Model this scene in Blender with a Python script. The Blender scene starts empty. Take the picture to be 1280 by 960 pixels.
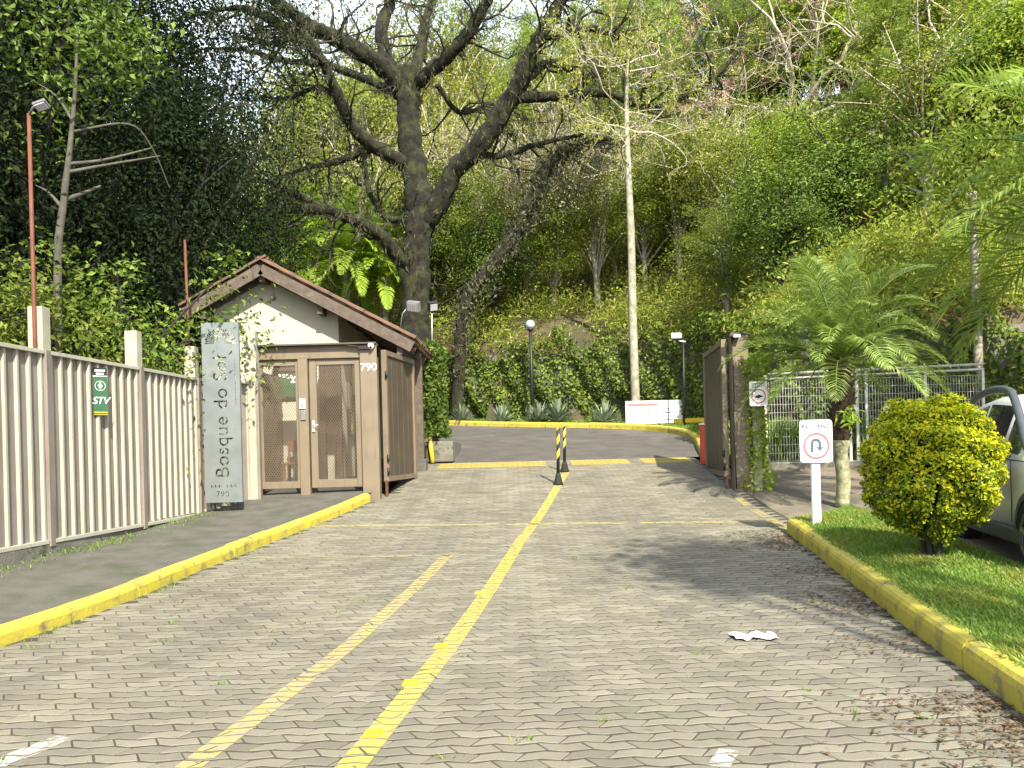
import bpy, math, random
import numpy as np
from mathutils import Vector, Matrix, Euler

# ------------------------------------------------------------------ camera, sky, sun, exposure
scene = bpy.context.scene
COL = scene.collection
CAM_H = 1.5
FPX = 1050.0                     # focal length in pixels of a 1280 wide frame
ROLL = math.radians(1.5)
cam_d = bpy.data.cameras.new('camera')
cam_d.sensor_width = 36.0
cam_d.lens = 36.0 * FPX / 1280.0
cam_d.shift_y = 80.0 / 1280.0
cam_d.clip_start = 0.1
cam_d.clip_end = 600.0
cam = bpy.data.objects.new('camera', cam_d)
COL.objects.link(cam)
cam.location = (0, 0, CAM_H)
cam.rotation_euler = (math.radians(90), ROLL, 0)
scene.camera = cam

SUN_EL = math.radians(42)
TRAVEL = Vector((-0.30, 0.95, 0)).normalized()       # the way the light runs over the ground
sun_d = bpy.data.lights.new('sun', 'SUN')
sun_d.energy = 5.0
sun_d.angle = math.radians(0.55)
sun_d.color = (1.0, 0.94, 0.80)
sun = bpy.data.objects.new('sun', sun_d)
COL.objects.link(sun)
sdir = Vector((TRAVEL.x * math.cos(SUN_EL), TRAVEL.y * math.cos(SUN_EL), -math.sin(SUN_EL)))
sun.rotation_euler = sdir.to_track_quat('-Z', 'Y').to_euler()
sun.location = (5, -15, 25)

world = bpy.data.worlds.new('World')
scene.world = world
world.use_nodes = True
wn = world.node_tree
wn.nodes.clear()
w_out = wn.nodes.new('ShaderNodeOutputWorld')
w_bg = wn.nodes.new('ShaderNodeBackground')
w_sky = wn.nodes.new('ShaderNodeTexSky')
w_sky.sky_type = 'NISHITA'
w_sky.sun_disc = False
w_sky.sun_elevation = SUN_EL
w_sky.sun_rotation = math.atan2(-TRAVEL.x, -TRAVEL.y)
w_sky.air_density = 1.3
w_sky.dust_density = 2.0
# thin bright cloud over the whole dome
w_tc = wn.nodes.new('ShaderNodeTexCoord')
w_nz = wn.nodes.new('ShaderNodeTexNoise')
w_nz.inputs['Scale'].default_value = 3.0
w_nz.inputs['Detail'].default_value = 6.0
w_rmp = wn.nodes.new('ShaderNodeValToRGB')
w_rmp.color_ramp.elements[0].position = 0.42
w_rmp.color_ramp.elements[1].position = 0.62
w_mix = wn.nodes.new('ShaderNodeMix')
w_mix.data_type = 'RGBA'
w_mix.inputs[7].default_value = (6.4, 7.0, 7.9, 1)
wn.links.new(w_tc.outputs['Generated'], w_nz.inputs['Vector'])
wn.links.new(w_nz.outputs['Fac'], w_rmp.inputs['Fac'])
wn.links.new(w_rmp.outputs['Color'], w_mix.inputs[0])
wn.links.new(w_sky.outputs['Color'], w_mix.inputs[6])
wn.links.new(w_mix.outputs[2], w_bg.inputs['Color'])
w_bg.inputs['Strength'].default_value = 0.145
wn.links.new(w_bg.outputs['Background'], w_out.inputs['Surface'])

vs = scene.view_settings
vs.view_transform = 'Standard'
vs.look = 'None'
vs.exposure = 1.4
vs.gamma = 1.0
vs.use_curve_mapping = False
try:
    scene.cycles.max_bounces = 6
    scene.cycles.diffuse_bounces = 3
    scene.cycles.glossy_bounces = 2
    scene.cycles.transmission_bounces = 4
    scene.cycles.transparent_max_bounces = 6
    scene.cycles.use_denoising = True
    scene.cycles.sample_clamp_indirect = 6.0
except Exception:
    pass

# ------------------------------------------------------------------ layout helpers
CR, SR = math.cos(ROLL), math.sin(ROLL)

def at(px, py, Y):
    """point at depth Y (metres ahead) seen at photo pixel px, py"""
    a = (px - 640.0) / FPX
    b = (560.0 - py) / FPX
    return Vector(((a * CR + b * SR) * Y, Y, (-a * SR + b * CR) * Y + CAM_H))

GY = np.array([-30, 0, 4, 6.35, 8.5, 11.5, 13.1, 14.6, 16.0, 17.0, 18.5, 22.0, 27.0, 34.0, 60])
GZ = np.array([0.0, 0, 0, 0.01, 0.10, 0.30, 0.46, 0.68, 0.90, 1.03, 1.18, 1.54, 2.08, 2.80, 3.6])
_fy = np.linspace(-30, 60, 1801)
_fz = np.interp(_fy, GY, GZ)
_k = np.ones(13) / 13.0
_fz = np.convolve(np.pad(_fz, 6, 'edge'), _k, 'valid')

def g(y):
    """height of the road above the near paving at distance y"""
    return float(np.interp(y, _fy, _fz))

def gv(y):
    return np.interp(y, _fy, _fz)

def gnd(px, py, off=0.0):
    """where the sight line of a photo pixel meets the road surface (+off)"""
    lo, hi = 2.5, 45.0
    for _ in range(60):
        m = 0.5 * (lo + hi)
        p = at(px, py, m)
        if p.z > g(m) + off:
            lo = m
        else:
            hi = m
    return at(px, py, lo)

# ------------------------------------------------------------------ objects and meshes
WL = {}                              # world location of each object made here

class Geo:
    def __init__(self):
        self.v = []; self.lt = []; self.li = []; self.n = 0; self.smooth = []

    def poly(self, verts, faces, smooth=False):
        verts = np.asarray(verts, dtype=np.float32).reshape(-1, 3)
        for f in faces:
            self.lt.append(np.array([len(f)], dtype=np.int32))
            self.li.append(np.array(f, dtype=np.int32) + self.n)
        self.smooth.append(np.full(len(faces), smooth, dtype=bool))
        self.v.append(verts); self.n += len(verts)
        return self

    def arr(self, verts, faces, smooth=False):
        """faces: one (N,k) integer array"""
        verts = np.asarray(verts, dtype=np.float32).reshape(-1, 3)
        faces = np.asarray(faces, dtype=np.int32)
        self.lt.append(np.full(len(faces), faces.shape[1], dtype=np.int32))
        self.li.append((faces + self.n).ravel())
        self.smooth.append(np.full(len(faces), smooth, dtype=bool))
        self.v.append(verts); self.n += len(verts)
        return self

    def box(self, c, s, rz=0.0, m=None):
        x, y, z = s[0] / 2, s[1] / 2, s[2] / 2
        vs_ = [Vector((sx * x, sy * y, sz * z)) for sz in (-1, 1) for sy in (-1, 1) for sx in (-1, 1)]
        M = m if m is not None else Matrix.Rotation(rz, 3, 'Z')
        vs_ = [M @ q + Vector(c) for q in vs_]
        return self.poly([tuple(q) for q in vs_], [(0, 2, 3, 1), (4, 5, 7, 6), (0, 1, 5, 4), (2, 6, 7, 3), (0, 4, 6, 2), (1, 3, 7, 5)])

    def bar(self, p0, p1, w, h, up=(0, 0, 1)):
        """box from p0 to p1, w across, h along up"""
        p0, p1, up = Vector(p0), Vector(p1), Vector(up)
        d = p1 - p0
        L = d.length
        y = d.normalized()
        x = y.cross(up).normalized()
        z = x.cross(y).normalized()
        M = Matrix((x, y, z)).transposed()
        return self.box((p0 + p1) / 2, (w, L, h), m=M)

    def tube(self, path, radii, n=8, cap=True, smooth=True, wob=0.0, rng=None):
        P = np.array([tuple(p) for p in path], dtype=float)
        k = len(P)
        R = np.broadcast_to(np.asarray(radii, dtype=float), (k,)).copy()
        T = np.gradient(P, axis=0)
        T /= np.linalg.norm(T, axis=1)[:, None] + 1e-9
        ref = np.array([0, 0, 1.0]) if abs(T[0][2]) < 0.9 else np.array([1.0, 0, 0])
        A = []
        a = np.cross(T[0], ref); a /= np.linalg.norm(a) + 1e-9
        for i in range(k):
            a = a - T[i] * np.dot(a, T[i])
            a /= np.linalg.norm(a) + 1e-9
            A.append(a)
        A = np.array(A)
        B = np.cross(T, A)
        th = np.linspace(0, 2 * np.pi, n, endpoint=False)
        rr = np.repeat(R[:, None], n, 1)
        if wob and rng is not None:
            rr = rr * (1 + wob * rng.standard_normal(rr.shape))
        V = P[:, None, :] + rr[..., None] * (np.cos(th)[None, :, None] * A[:, None, :] + np.sin(th)[None, :, None] * B[:, None, :])
        i = np.arange(k - 1)[:, None] * n
        j = np.arange(n)[None, :]
        j2 = (j + 1) % n
        F = np.stack([i + j, i + j2, i + n + j2, i + n + j], -1).reshape(-1, 4)
        base = self.n
        self.arr(V.reshape(-1, 3), F, smooth)
        if cap:
            self.lt.append(np.array([n, n], dtype=np.int32))
            self.li.append((np.arange(n)[::-1] + base).astype(np.int32))
            self.li.append((np.arange(n) + base + (k - 1) * n).astype(np.int32))
            self.smooth.append(np.array([False, False]))
        return self

    def cyl(self, p0, p1, r, n=12, r2=None):
        return self.tube([p0, p1], [r, r if r2 is None else r2], n)

    def lathe(self, prof, n=16, c=(0, 0, 0), smooth=True):
        """prof: list of (r, z)"""
        k = len(prof)
        th = np.linspace(0, 2 * np.pi, n, endpoint=False)
        pr = np.array(prof, dtype=float)
        V = np.stack([pr[:, 0][:, None] * np.cos(th) + c[0], pr[:, 0][:, None] * np.sin(th) + c[1], np.repeat(pr[:, 1][:, None], n, 1) + c[2]], -1)
        i = np.arange(k - 1)[:, None] * n
        j = np.arange(n)[None, :]
        j2 = (j + 1) % n
        F = np.stack([i + j, i + j2, i + n + j2, i + n + j], -1).reshape(-1, 4)
        return self.arr(V.reshape(-1, 3), F, smooth)

    def prism(self, pts, o, ux, uy, depth):
        """flat outline pts (a,b) set at o along ux, uy and given thickness along ux x uy"""
        o, ux, uy = Vector(o), Vector(ux), Vector(uy)
        nz = ux.cross(uy).normalized() * depth
        a = [o + ux * p[0] + uy * p[1] for p in pts]
        b = [q + nz for q in a]
        n = len(pts)
        f = [tuple(range(n))[::-1], tuple(range(n, 2 * n))] + [(i, (i + 1) % n, n + (i + 1) % n, n + i) for i in range(n)]
        return self.poly([tuple(q) for q in a + b], f)

    def leaves(self, C, size, rng, aspect=0.5, up=0.4, out=None, droop=0.0, fold=0.15, svar=0.35):
        """leaf blades: one folded diamond for each row of C"""
        C = np.asarray(C, dtype=float)
        n = len(C)
        if n == 0:
            return self
        N = rng.standard_normal((n, 3))
        N /= np.linalg.norm(N, axis=1)[:, None] + 1e-9
        N[:, 2] += up
        if out is not None:
            N = N + out
        N /= np.linalg.norm(N, axis=1)[:, None] + 1e-9
        D = rng.standard_normal((n, 3))
        D[:, 2] -= droop
        D -= N * (D * N).sum(1)[:, None]
        D /= np.linalg.norm(D, axis=1)[:, None] + 1e-9
        S = np.cross(N, D)
        L = size * (1 + svar * rng.uniform(-1, 1, n))[:, None]
        W = L * aspect * 0.5
        b = C - D * L * 0.5
        t = C + D * L * 0.5
        m = C - D * L * 0.06 - N * (L * fold * 0.3)
        l_ = m + S * W + N * (L * fold)
        r_ = m - S * W + N * (L * fold)
        V = np.stack([b, r_, t, l_], 1).reshape(-1, 3)
        i = np.arange(n)[:, None] * 4
        F = np.concatenate([i + np.array([[0, 1, 2]]), i + np.array([[0, 2, 3]])], 1).reshape(-1, 3)
        return self.arr(V, F, False)

    def mesh(self, name, origin=(0, 0, 0)):
        me = bpy.data.meshes.new(name)
        V = np.concatenate(self.v) - np.array(tuple(origin), dtype=np.float32)
        lt = np.concatenate(self.lt)
        li = np.concatenate(self.li)
        me.vertices.add(len(V))
        me.vertices.foreach_set('co', V.astype(np.float32).ravel())
        me.loops.add(len(li))
        me.loops.foreach_set('vertex_index', li)
        me.polygons.add(len(lt))
        ls = np.concatenate([[0], np.cumsum(lt)[:-1]]).astype(np.int32)
        me.polygons.foreach_set('loop_start', ls)
        me.polygons.foreach_set('use_smooth', np.concatenate(self.smooth))
        me.update(calc_edges=True)
        me.validate()
        return me

    def build(self, name, mat, parent=None, origin=None, bev=0.0, seg=2):
        """link as one mesh object; coordinates are world coordinates"""
        o_ = WL[parent.name] if parent is not None else Vector(origin if origin is not None else (0, 0, 0))
        me = self.mesh(name, o_)
        me.materials.append(M[mat] if isinstance(mat, str) else mat)
        ob = bpy.data.objects.new(name, me)
        COL.objects.link(ob)
        if parent is not None:
            ob.parent = parent
        else:
            ob.location = o_
        WL[ob.name] = o_.copy()
        if bev:
            md = ob.modifiers.new('bevel', 'BEVEL')
            md.width = bev; md.segments = seg; md.limit_method = 'ANGLE'
        return ob

def part(name, me, parent, loc=(0, 0, 0), rot=None, scale=None, mat=None):
    """a part from existing mesh data; loc is in the parent's space"""
    ob = bpy.data.objects.new(name, me)
    COL.objects.link(ob)
    ob.parent = parent
    ob.location = loc
    if rot is not None:
        ob.rotation_euler = rot
    if scale is not None:
        ob.scale = scale
    WL[ob.name] = WL.get(parent.name, Vector()) + Vector(loc)
    return ob

def tag(o, label=None, cat=None, group=None, kind=None):
    if label: o['label'] = label
    if cat: o['category'] = cat
    if group: o['group'] = group
    if kind: o['kind'] = kind
    return o

def thing(name, label, cat, loc, rz=0.0, group=None):
    o = bpy.data.objects.new(name, None)
    COL.objects.link(o)
    o.empty_display_size = 0.2
    o.location = loc
    o.rotation_euler = (0, 0, rz)
    WL[o.name] = Vector(loc)
    return tag(o, label, cat, group)

def setting(name, loc=(0, 0, 0), label=None):
    o = bpy.data.objects.new(name, None)
    COL.objects.link(o)
    o.location = loc
    WL[o.name] = Vector(loc)
    o['kind'] = 'structure'
    if label: o['label'] = label
    return o

def copy_thing(src, loc, rz, scale, label, group=None):
    r = src.copy(); COL.objects.link(r)
    r.location = loc; r.rotation_euler = (0, 0, rz); r.scale = scale
    r['label'] = label
    if group: r['group'] = group
    for ch in src.children:
        c = ch.copy(); COL.objects.link(c); c.parent = r
        for s in ch.children:
            d = s.copy(); COL.objects.link(d); d.parent = c
    return r

def text_mesh(txt, size, ext=0.0, font_shear=0.0, space=1.0, align='CENTER', bold=0.0):
    cu = bpy.data.curves.new('t', 'FONT')
    cu.body = txt; cu.size = size; cu.extrude = ext; cu.shear = font_shear; cu.offset = bold
    cu.align_x = align; cu.align_y = 'CENTER'; cu.space_character = space
    ob = bpy.data.objects.new('t', cu)
    COL.objects.link(ob)
    dg = bpy.context.evaluated_depsgraph_get()
    me = bpy.data.meshes.new_from_object(ob.evaluated_get(dg))
    bpy.data.objects.remove(ob)
    bpy.data.curves.remove(cu)
    return me

def lettering(name, txt, size, parent, o, ux, uy, mat, ext=0.001, shear=0.0, space=1.0, bold=0.0):
    """flat letters centred at world point o reading along ux, up along uy"""
    me = text_mesh(txt, size, ext, shear, space, bold=bold)
    ux, uy = Vector(ux).normalized(), Vector(uy).normalized()
    M4 = Matrix((ux, uy, ux.cross(uy))).transposed().to_4x4()
    M4.translation = Vector(o) - WL[parent.name]
    me.transform(M4)
    me.materials.clear()
    me.materials.append(M[mat])
    ob = bpy.data.objects.new(name, me)
    COL.objects.link(ob)
    ob.parent = parent
    WL[ob.name] = WL[parent.name].copy()
    return ob

def rrect(w, h, r, n=4):
    pts = []
    for cx, cy, a0 in ((w / 2 - r, h / 2 - r, 0), (-w / 2 + r, h / 2 - r, 90), (-w / 2 + r, -h / 2 + r, 180), (w / 2 - r, -h / 2 + r, 270)):
        for i in range(n + 1):
            a = math.radians(a0 + 90 * i / n)
            pts.append((cx + r * math.cos(a), cy + r * math.sin(a)))
    return pts

def ring(geo, o, ux, uy, r0, r1, depth, n=36):
    o, ux, uy = Vector(o), Vector(ux), Vector(uy)
    nz = ux.cross(uy).normalized() * depth
    V = []
    for k in range(n):
        a = 2 * math.pi * k / n
        d = ux * math.cos(a) + uy * math.sin(a)
        V += [o + d * r0, o + d * r1, o + d * r1 + nz, o + d * r0 + nz]
    F = []
    for k in range(n):
        a, b = 4 * k, 4 * ((k + 1) % n)
        for q in range(4):
            q2 = (q + 1) % 4
            F.append((a + q, a + q2, b + q2, b + q))
    geo.poly([tuple(v) for v in V], F)

def smooth_path(pts, per=6):
    """Catmull-Rom through rows of pts (any width)"""
    P = np.array(pts, dtype=float)
    P = np.vstack([2 * P[0] - P[1], P, 2 * P[-1] - P[-2]])
    out = []
    for i in range(1, len(P) - 2):
        for t in np.linspace(0, 1, per, endpoint=False):
            a, b, c, d = P[i - 1], P[i], P[i + 1], P[i + 2]
            out.append(0.5 * (2 * b + (c - a) * t + (2 * a - 5 * b + 4 * c - d) * t * t + (3 * b - a - 3 * c + d) * t ** 3))
    out.append(P[-2])
    return np.array(out)

# ------------------------------------------------------------------ materials
M = {}
TONE = {'white_enamel': 1.0, 'print_white': 1.0, 'paper': 0.8, 'globe': 0.6, 'lamp_clear': 1.0, 'zinc': 0.42, 'slim_bark': 0.42, 'fence_cream': 0.70, 'fence_taupe_shade': 0.70, 'gate_brown': 0.5, 'gate_dark': 0.42, 'rust': 0.42, 'asphalt': 0.85, 'pillar_cement': 0.62, 'side_paving': 0.72, 'cement': 0.5, 'tile': 0.5, 'galvanised': 0.85, 'paver': 0.385, 'joint': 0.5, 'kerb_yellow': 0.68, 'signal_yellow': 0.8, 'yellow_paint': 0.66, 'worn_yellow': 0.56, 'faint_yellow': 0.50, 'car_paint': 1.0, 'plaster': 0.56, 'pale_bark': 0.9, 'grey_twig': 1.0, 'moss_bark': 0.27, 'moss_twig': 0.55, 'lichen_bark': 0.8, 'soil': 0.8, 'turf': 0.9, 'sign_red': 0.9, 'signal_red': 0.9}

def new_mat(name):
    m = bpy.data.materials.new(name)
    m.use_nodes = True
    nt = m.node_tree
    return m, nt, nt.nodes['Principled BSDF']

def mat(name, c1, c2=None, scale=6.0, rough=0.7, bump=0.0, bscale=40.0, metal=0.0, spots=None, spot_scale=3.0, spot_lo=0.55, spot_hi=0.62, island=0.0, spec=0.4, detail=6.0, smap=None):
    """plain surface: two tones mixed by noise, optional worn spots, grain bump"""
    m, nt, bs = new_mat(name)
    L = nt.links
    geo = nt.nodes.new('ShaderNodeNewGeometry')
    pos = geo.outputs['Position']
    c2 = c2 or tuple(x * 0.8 for x in c1)
    k_ = TONE.get(name, 0.62)
    c1 = tuple(x * k_ for x in c1); c2 = tuple(x * k_ for x in c2)
    spots = tuple(x * k_ for x in spots) if spots else None
    nz = nt.nodes.new('ShaderNodeTexNoise')
    nz.inputs['Scale'].default_value = scale
    nz.inputs['Detail'].default_value = detail
    L.new(pos, nz.inputs['Vector'])
    rp = nt.nodes.new('ShaderNodeValToRGB')
    rp.color_ramp.elements[0].position = 0.35
    rp.color_ramp.elements[1].position = 0.65
    rp.color_ramp.elements[0].color = (*c2, 1)
    rp.color_ramp.elements[1].color = (*c1, 1)
    L.new(nz.outputs['Fac'], rp.inputs['Fac'])
    col = rp.outputs['Color']
    if spots:
        n2 = nt.nodes.new('ShaderNodeTexNoise')
        n2.inputs['Scale'].default_value = spot_scale
        n2.inputs['Detail'].default_value = 8
        n2.inputs['Roughness'].default_value = 0.65
        if smap:
            mp = nt.nodes.new('ShaderNodeMapping'); mp.inputs['Scale'].default_value = smap
            L.new(pos, mp.inputs['Vector']); L.new(mp.outputs['Vector'], n2.inputs['Vector'])
        else:
            L.new(pos, n2.inputs['Vector'])
        r2 = nt.nodes.new('ShaderNodeMapRange')
        r2.inputs['From Min'].default_value = spot_lo
        r2.inputs['From Max'].default_value = spot_hi
        L.new(n2.outputs['Fac'], r2.inputs['Value'])
        mx = nt.nodes.new('ShaderNodeMix'); mx.data_type = 'RGBA'
        L.new(r2.outputs['Result'], mx.inputs[0])
        L.new(col, mx.inputs[6])
        mx.inputs[7].default_value = (*spots, 1)
        col = mx.outputs[2]
    if island:
        ad = nt.nodes.new('ShaderNodeObjectInfo')
        sm = nt.nodes.new('ShaderNodeMath'); sm.operation = 'ADD'
        L.new(geo.outputs['Random Per Island'], sm.inputs[0])
        L.new(ad.outputs['Random'], sm.inputs[1])
        fr = nt.nodes.new('ShaderNodeMath'); fr.operation = 'FRACT'
        L.new(sm.outputs[0], fr.inputs[0])
        mr = nt.nodes.new('ShaderNodeMapRange')
        mr.inputs['To Min'].default_value = 1 - island
        mr.inputs['To Max'].default_value = 1 + island
        L.new(fr.outputs[0], mr.inputs['Value'])
        hs = nt.nodes.new('ShaderNodeHueSaturation')
        L.new(mr.outputs['Result'], hs.inputs['Value'])
        L.new(col, hs.inputs['Color'])
        col = hs.outputs['Color']
    L.new(col, bs.inputs['Base Color'])
    bs.inputs['Roughness'].default_value = rough
    bs.inputs['Metallic'].default_value = metal
    bs.inputs['Specular IOR Level'].default_value = spec
    if bump:
        n3 = nt.nodes.new('ShaderNodeTexNoise')
        n3.inputs['Scale'].default_value = bscale
        n3.inputs['Detail'].default_value = 4
        L.new(pos, n3.inputs['Vector'])
        bp = nt.nodes.new('ShaderNodeBump')
        bp.inputs['Strength'].default_value = bump
        bp.inputs['Distance'].default_value = 0.02
        L.new(n3.outputs['Fac'], bp.inputs['Height'])
        L.new(bp.outputs['Normal'], bs.inputs['Normal'])
    M[name] = m
    return m

def leaf_mat(name, ca, cb, cc=None, trans=0.45, rough=0.5, obj=0.25):
    """foliage: tone drawn for each leaf, light passing through"""
    m, nt, bs = new_mat(name)
    L = nt.links
    geo = nt.nodes.new('ShaderNodeNewGeometry')
    oi = nt.nodes.new('ShaderNodeObjectInfo')
    rp = nt.nodes.new('ShaderNodeValToRGB')
    e = rp.color_ramp.elements
    e[0].color = (*ca, 1); e[1].color = (*cb, 1)
    if cc:
        e[1].position = 0.8
        k = e.new(1.0); k.color = (*cc, 1)
    L.new(geo.outputs['Random Per Island'], rp.inputs['Fac'])
    mr = nt.nodes.new('ShaderNodeMapRange')
    mr.inputs['To Min'].default_value = 1 - obj
    mr.inputs['To Max'].default_value = 1 + obj
    L.new(oi.outputs['Random'], mr.inputs['Value'])
    hs = nt.nodes.new('ShaderNodeHueSaturation')
    L.new(mr.outputs['Result'], hs.inputs['Value'])
    L.new(rp.outputs['Color'], hs.inputs['Color'])
    L.new(hs.outputs['Color'], bs.inputs['Base Color'])
    bs.inputs['Roughness'].default_value = rough
    bs.inputs['Specular IOR Level'].default_value = 0.16
    tr = nt.nodes.new('ShaderNodeBsdfTranslucent')
    h2 = nt.nodes.new('ShaderNodeHueSaturation')
    h2.inputs['Saturation'].default_value = 1.1
    h2.inputs['Value'].default_value = 1.15
    L.new(hs.outputs['Color'], h2.inputs['Color'])
    L.new(h2.outputs['Color'], tr.inputs['Color'])
    mx = nt.nodes.new('ShaderNodeMixShader')
    mx.inputs['Fac'].default_value = trans
    L.new(bs.outputs['BSDF'], mx.inputs[1])
    L.new(tr.outputs['BSDF'], mx.inputs[2])
    L.new(mx.outputs['Shader'], nt.nodes['Material Output'].inputs['Surface'])
    M[name] = m
    return m

def glass_mat(name, col=(0.02, 0.025, 0.03), rough=0.04):
    m, nt, bs = new_mat(name)
    bs.inputs['Base Color'].default_value = (*col, 1)
    bs.inputs['Roughness'].default_value = rough
    bs.inputs['Specular IOR Level'].default_value = 0.8
    bs.inputs['Coat Weight'].default_value = 0.5
    M[name] = m
    return m

mat('paver', (0.41, 0.37, 0.27), (0.33, 0.296, 0.213), scale=1.1, rough=0.85, bump=0.35, bscale=90, island=0.20, spots=(0.20, 0.185, 0.15), spot_scale=0.9, spot_lo=0.50, spot_hi=0.82, smap=(1.0, 0.28, 1.0))
mat('joint', (0.100, 0.080, 0.056), (0.07, 0.058, 0.04), scale=5, rough=1.0, bump=0.4, bscale=120, spots=(0.07, 0.09, 0.03), spot_scale=1.2)
mat('yellow_paint', (0.56, 0.43, 0.075), (0.47, 0.37, 0.09), scale=7, rough=0.75, spots=(0.40, 0.34, 0.18), spot_scale=9, spot_lo=0.58, spot_hi=0.70, bump=0.15)
mat('worn_yellow', (0.55, 0.42, 0.10), (0.46, 0.37, 0.14), scale=6, rough=0.8, spots=(0.36, 0.33, 0.24), spot_scale=11, spot_lo=0.44, spot_hi=0.62, bump=0.15)
mat('faint_yellow', (0.47, 0.39, 0.15), (0.40, 0.355, 0.20), scale=5, rough=0.8, spots=(0.36, 0.33, 0.25), spot_scale=6, spot_lo=0.46, spot_hi=0.56)
mat('white_paint', (0.72, 0.70, 0.62), (0.6, 0.58, 0.5), scale=8, rough=0.7, spots=(0.30, 0.27, 0.21), spot_scale=14, spot_lo=0.44, spot_hi=0.58)
mat('kerb_yellow', (0.56, 0.46, 0.045), (0.47, 0.39, 0.06), scale=5, rough=0.6, bump=0.25, bscale=30, spots=(0.20, 0.165, 0.09), spot_scale=6, spot_lo=0.52, spot_hi=0.70)
mat('asphalt', (0.098, 0.088, 0.074), (0.070, 0.064, 0.055), scale=2, rough=0.9, bump=0.5, bscale=160, spots=(0.11, 0.10, 0.085), spot_scale=0.7)  # inner road: the shade on its pavers painted as an even dark grey
mat('side_paving', (0.120, 0.112, 0.088), (0.080, 0.076, 0.060), scale=3, rough=0.9, bump=0.6, bscale=50, spots=(0.06, 0.075, 0.03), spot_scale=1.6, spot_lo=0.54, spot_hi=0.68)
mat('drive', (0.24, 0.20, 0.145), (0.16, 0.135, 0.10), scale=2, rough=0.95, bump=0.4, bscale=60, spots=(0.11, 0.10, 0.07), spot_scale=0.8)
mat('soil', (0.10, 0.075, 0.04), (0.05, 0.05, 0.022), scale=1.2, rough=1.0, bump=0.8, bscale=8, spots=(0.15, 0.065, 0.03), spot_scale=0.35, spot_lo=0.54, spot_hi=0.64)
mat('turf', (0.075, 0.13, 0.025), (0.05, 0.085, 0.02), scale=9, rough=1.0, bump=0.6, bscale=80, spots=(0.14, 0.12, 0.05), spot_scale=2.2, spot_lo=0.58, spot_hi=0.72)
mat('fence_cream', (0.49, 0.465, 0.365), (0.43, 0.41, 0.32), scale=2.5, rough=0.55, spots=(0.30, 0.26, 0.19), spot_scale=3, spot_lo=0.54, spot_hi=0.8, smap=(5, 5, 0.5))
mat('fence_taupe_shade', (0.265, 0.225, 0.185), (0.225, 0.19, 0.16), scale=2.5, rough=0.6, spots=(0.16, 0.13, 0.10), spot_scale=3, spot_lo=0.52, spot_hi=0.8, smap=(5, 5, 0.5))  # posts and sheets; the sheets' dim grazing light is put into the colour
mat('pillar_cement', (0.56, 0.52, 0.40), (0.43, 0.40, 0.30), scale=4, rough=0.9, bump=0.3, spots=(0.16, 0.15, 0.11), spot_scale=4, spot_lo=0.60, spot_hi=0.72)
mat('cement', (0.30, 0.285, 0.23), (0.20, 0.19, 0.15), scale=3, rough=0.95, bump=0.4, spots=(0.09, 0.10, 0.05), spot_scale=2.5)
mat('zinc', (0.42, 0.46, 0.45), (0.33, 0.37, 0.36), scale=3, rough=0.42, metal=0.25, spots=(0.26, 0.27, 0.24), spot_scale=3, spot_lo=0.6, spot_hi=0.75)
mat('gate_brown', (0.31, 0.24, 0.155), (0.265, 0.205, 0.135), scale=2.5, rough=0.5, spots=(0.17, 0.13, 0.085), spot_scale=2.5, spot_lo=0.54, spot_hi=0.8, smap=(5, 5, 0.5))
mat('gate_dark', (0.165, 0.125, 0.085), (0.125, 0.097, 0.067), scale=3, rough=0.55)  # darkened brown; the shade on the open leaf's boards is in the colour
mat('mesh_steel', (0.24, 0.18, 0.12), (0.18, 0.135, 0.09), scale=5, rough=0.5, metal=0.2)
mat('plaster', (0.66, 0.62, 0.49), (0.58, 0.545, 0.43), scale=1.5, rough=0.9, bump=0.15, bscale=30, spots=(0.42, 0.40, 0.30), spot_scale=1.2, spot_lo=0.60, spot_hi=0.78)
mat('beam_wood', (0.15, 0.11, 0.08), (0.095, 0.072, 0.052), scale=9, rough=0.75, bump=0.3, bscale=25, spots=(0.24, 0.18, 0.13), spot_scale=3, spot_lo=0.58, spot_hi=0.72)
mat('dark_wood', (0.07, 0.045, 0.03), (0.045, 0.03, 0.02), scale=6, rough=0.8)
mat('tile', (0.27, 0.135, 0.07), (0.15, 0.09, 0.06), scale=4, rough=0.85, bump=0.3, island=0.22, spots=(0.10, 0.085, 0.06), spot_scale=3, spot_lo=0.52, spot_hi=0.66)
mat('stone', (0.20, 0.18, 0.15), (0.10, 0.09, 0.075), scale=4, rough=0.95, bump=0.8, bscale=12, island=0.25, spots=(0.07, 0.085, 0.04), spot_scale=3)
mat('rust', (0.30, 0.095, 0.04), (0.20, 0.06, 0.028), scale=6, rough=0.7)
mat('steel_grey', (0.30, 0.30, 0.29), (0.22, 0.22, 0.21), scale=6, rough=0.45, metal=0.3)
mat('black_paint', (0.022, 0.022, 0.022), (0.014, 0.014, 0.014), scale=5, rough=0.5)
mat('rubber', (0.022, 0.021, 0.02), (0.013, 0.013, 0.013), scale=9, rough=0.85)
mat('white_enamel', (0.80, 0.79, 0.77), (0.76, 0.75, 0.73), scale=2, rough=0.4, spots=(0.55, 0.52, 0.45), spot_scale=5, spot_lo=0.68, spot_hi=0.85)
mat('sign_red', (0.50, 0.09, 0.10), (0.46, 0.10, 0.11), rough=0.5)
mat('sign_pink', (0.58, 0.20, 0.19), (0.54, 0.19, 0.18), rough=0.5)
mat('sign_ink', (0.10, 0.13, 0.17), (0.09, 0.11, 0.15), rough=0.5)
mat('sign_grey', (0.30, 0.31, 0.34), (0.28, 0.29, 0.32), rough=0.5)
mat('print_green', (0.035, 0.13, 0.05), (0.028, 0.105, 0.04), rough=0.4)
mat('print_black', (0.02, 0.022, 0.02), rough=0.4)
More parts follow.
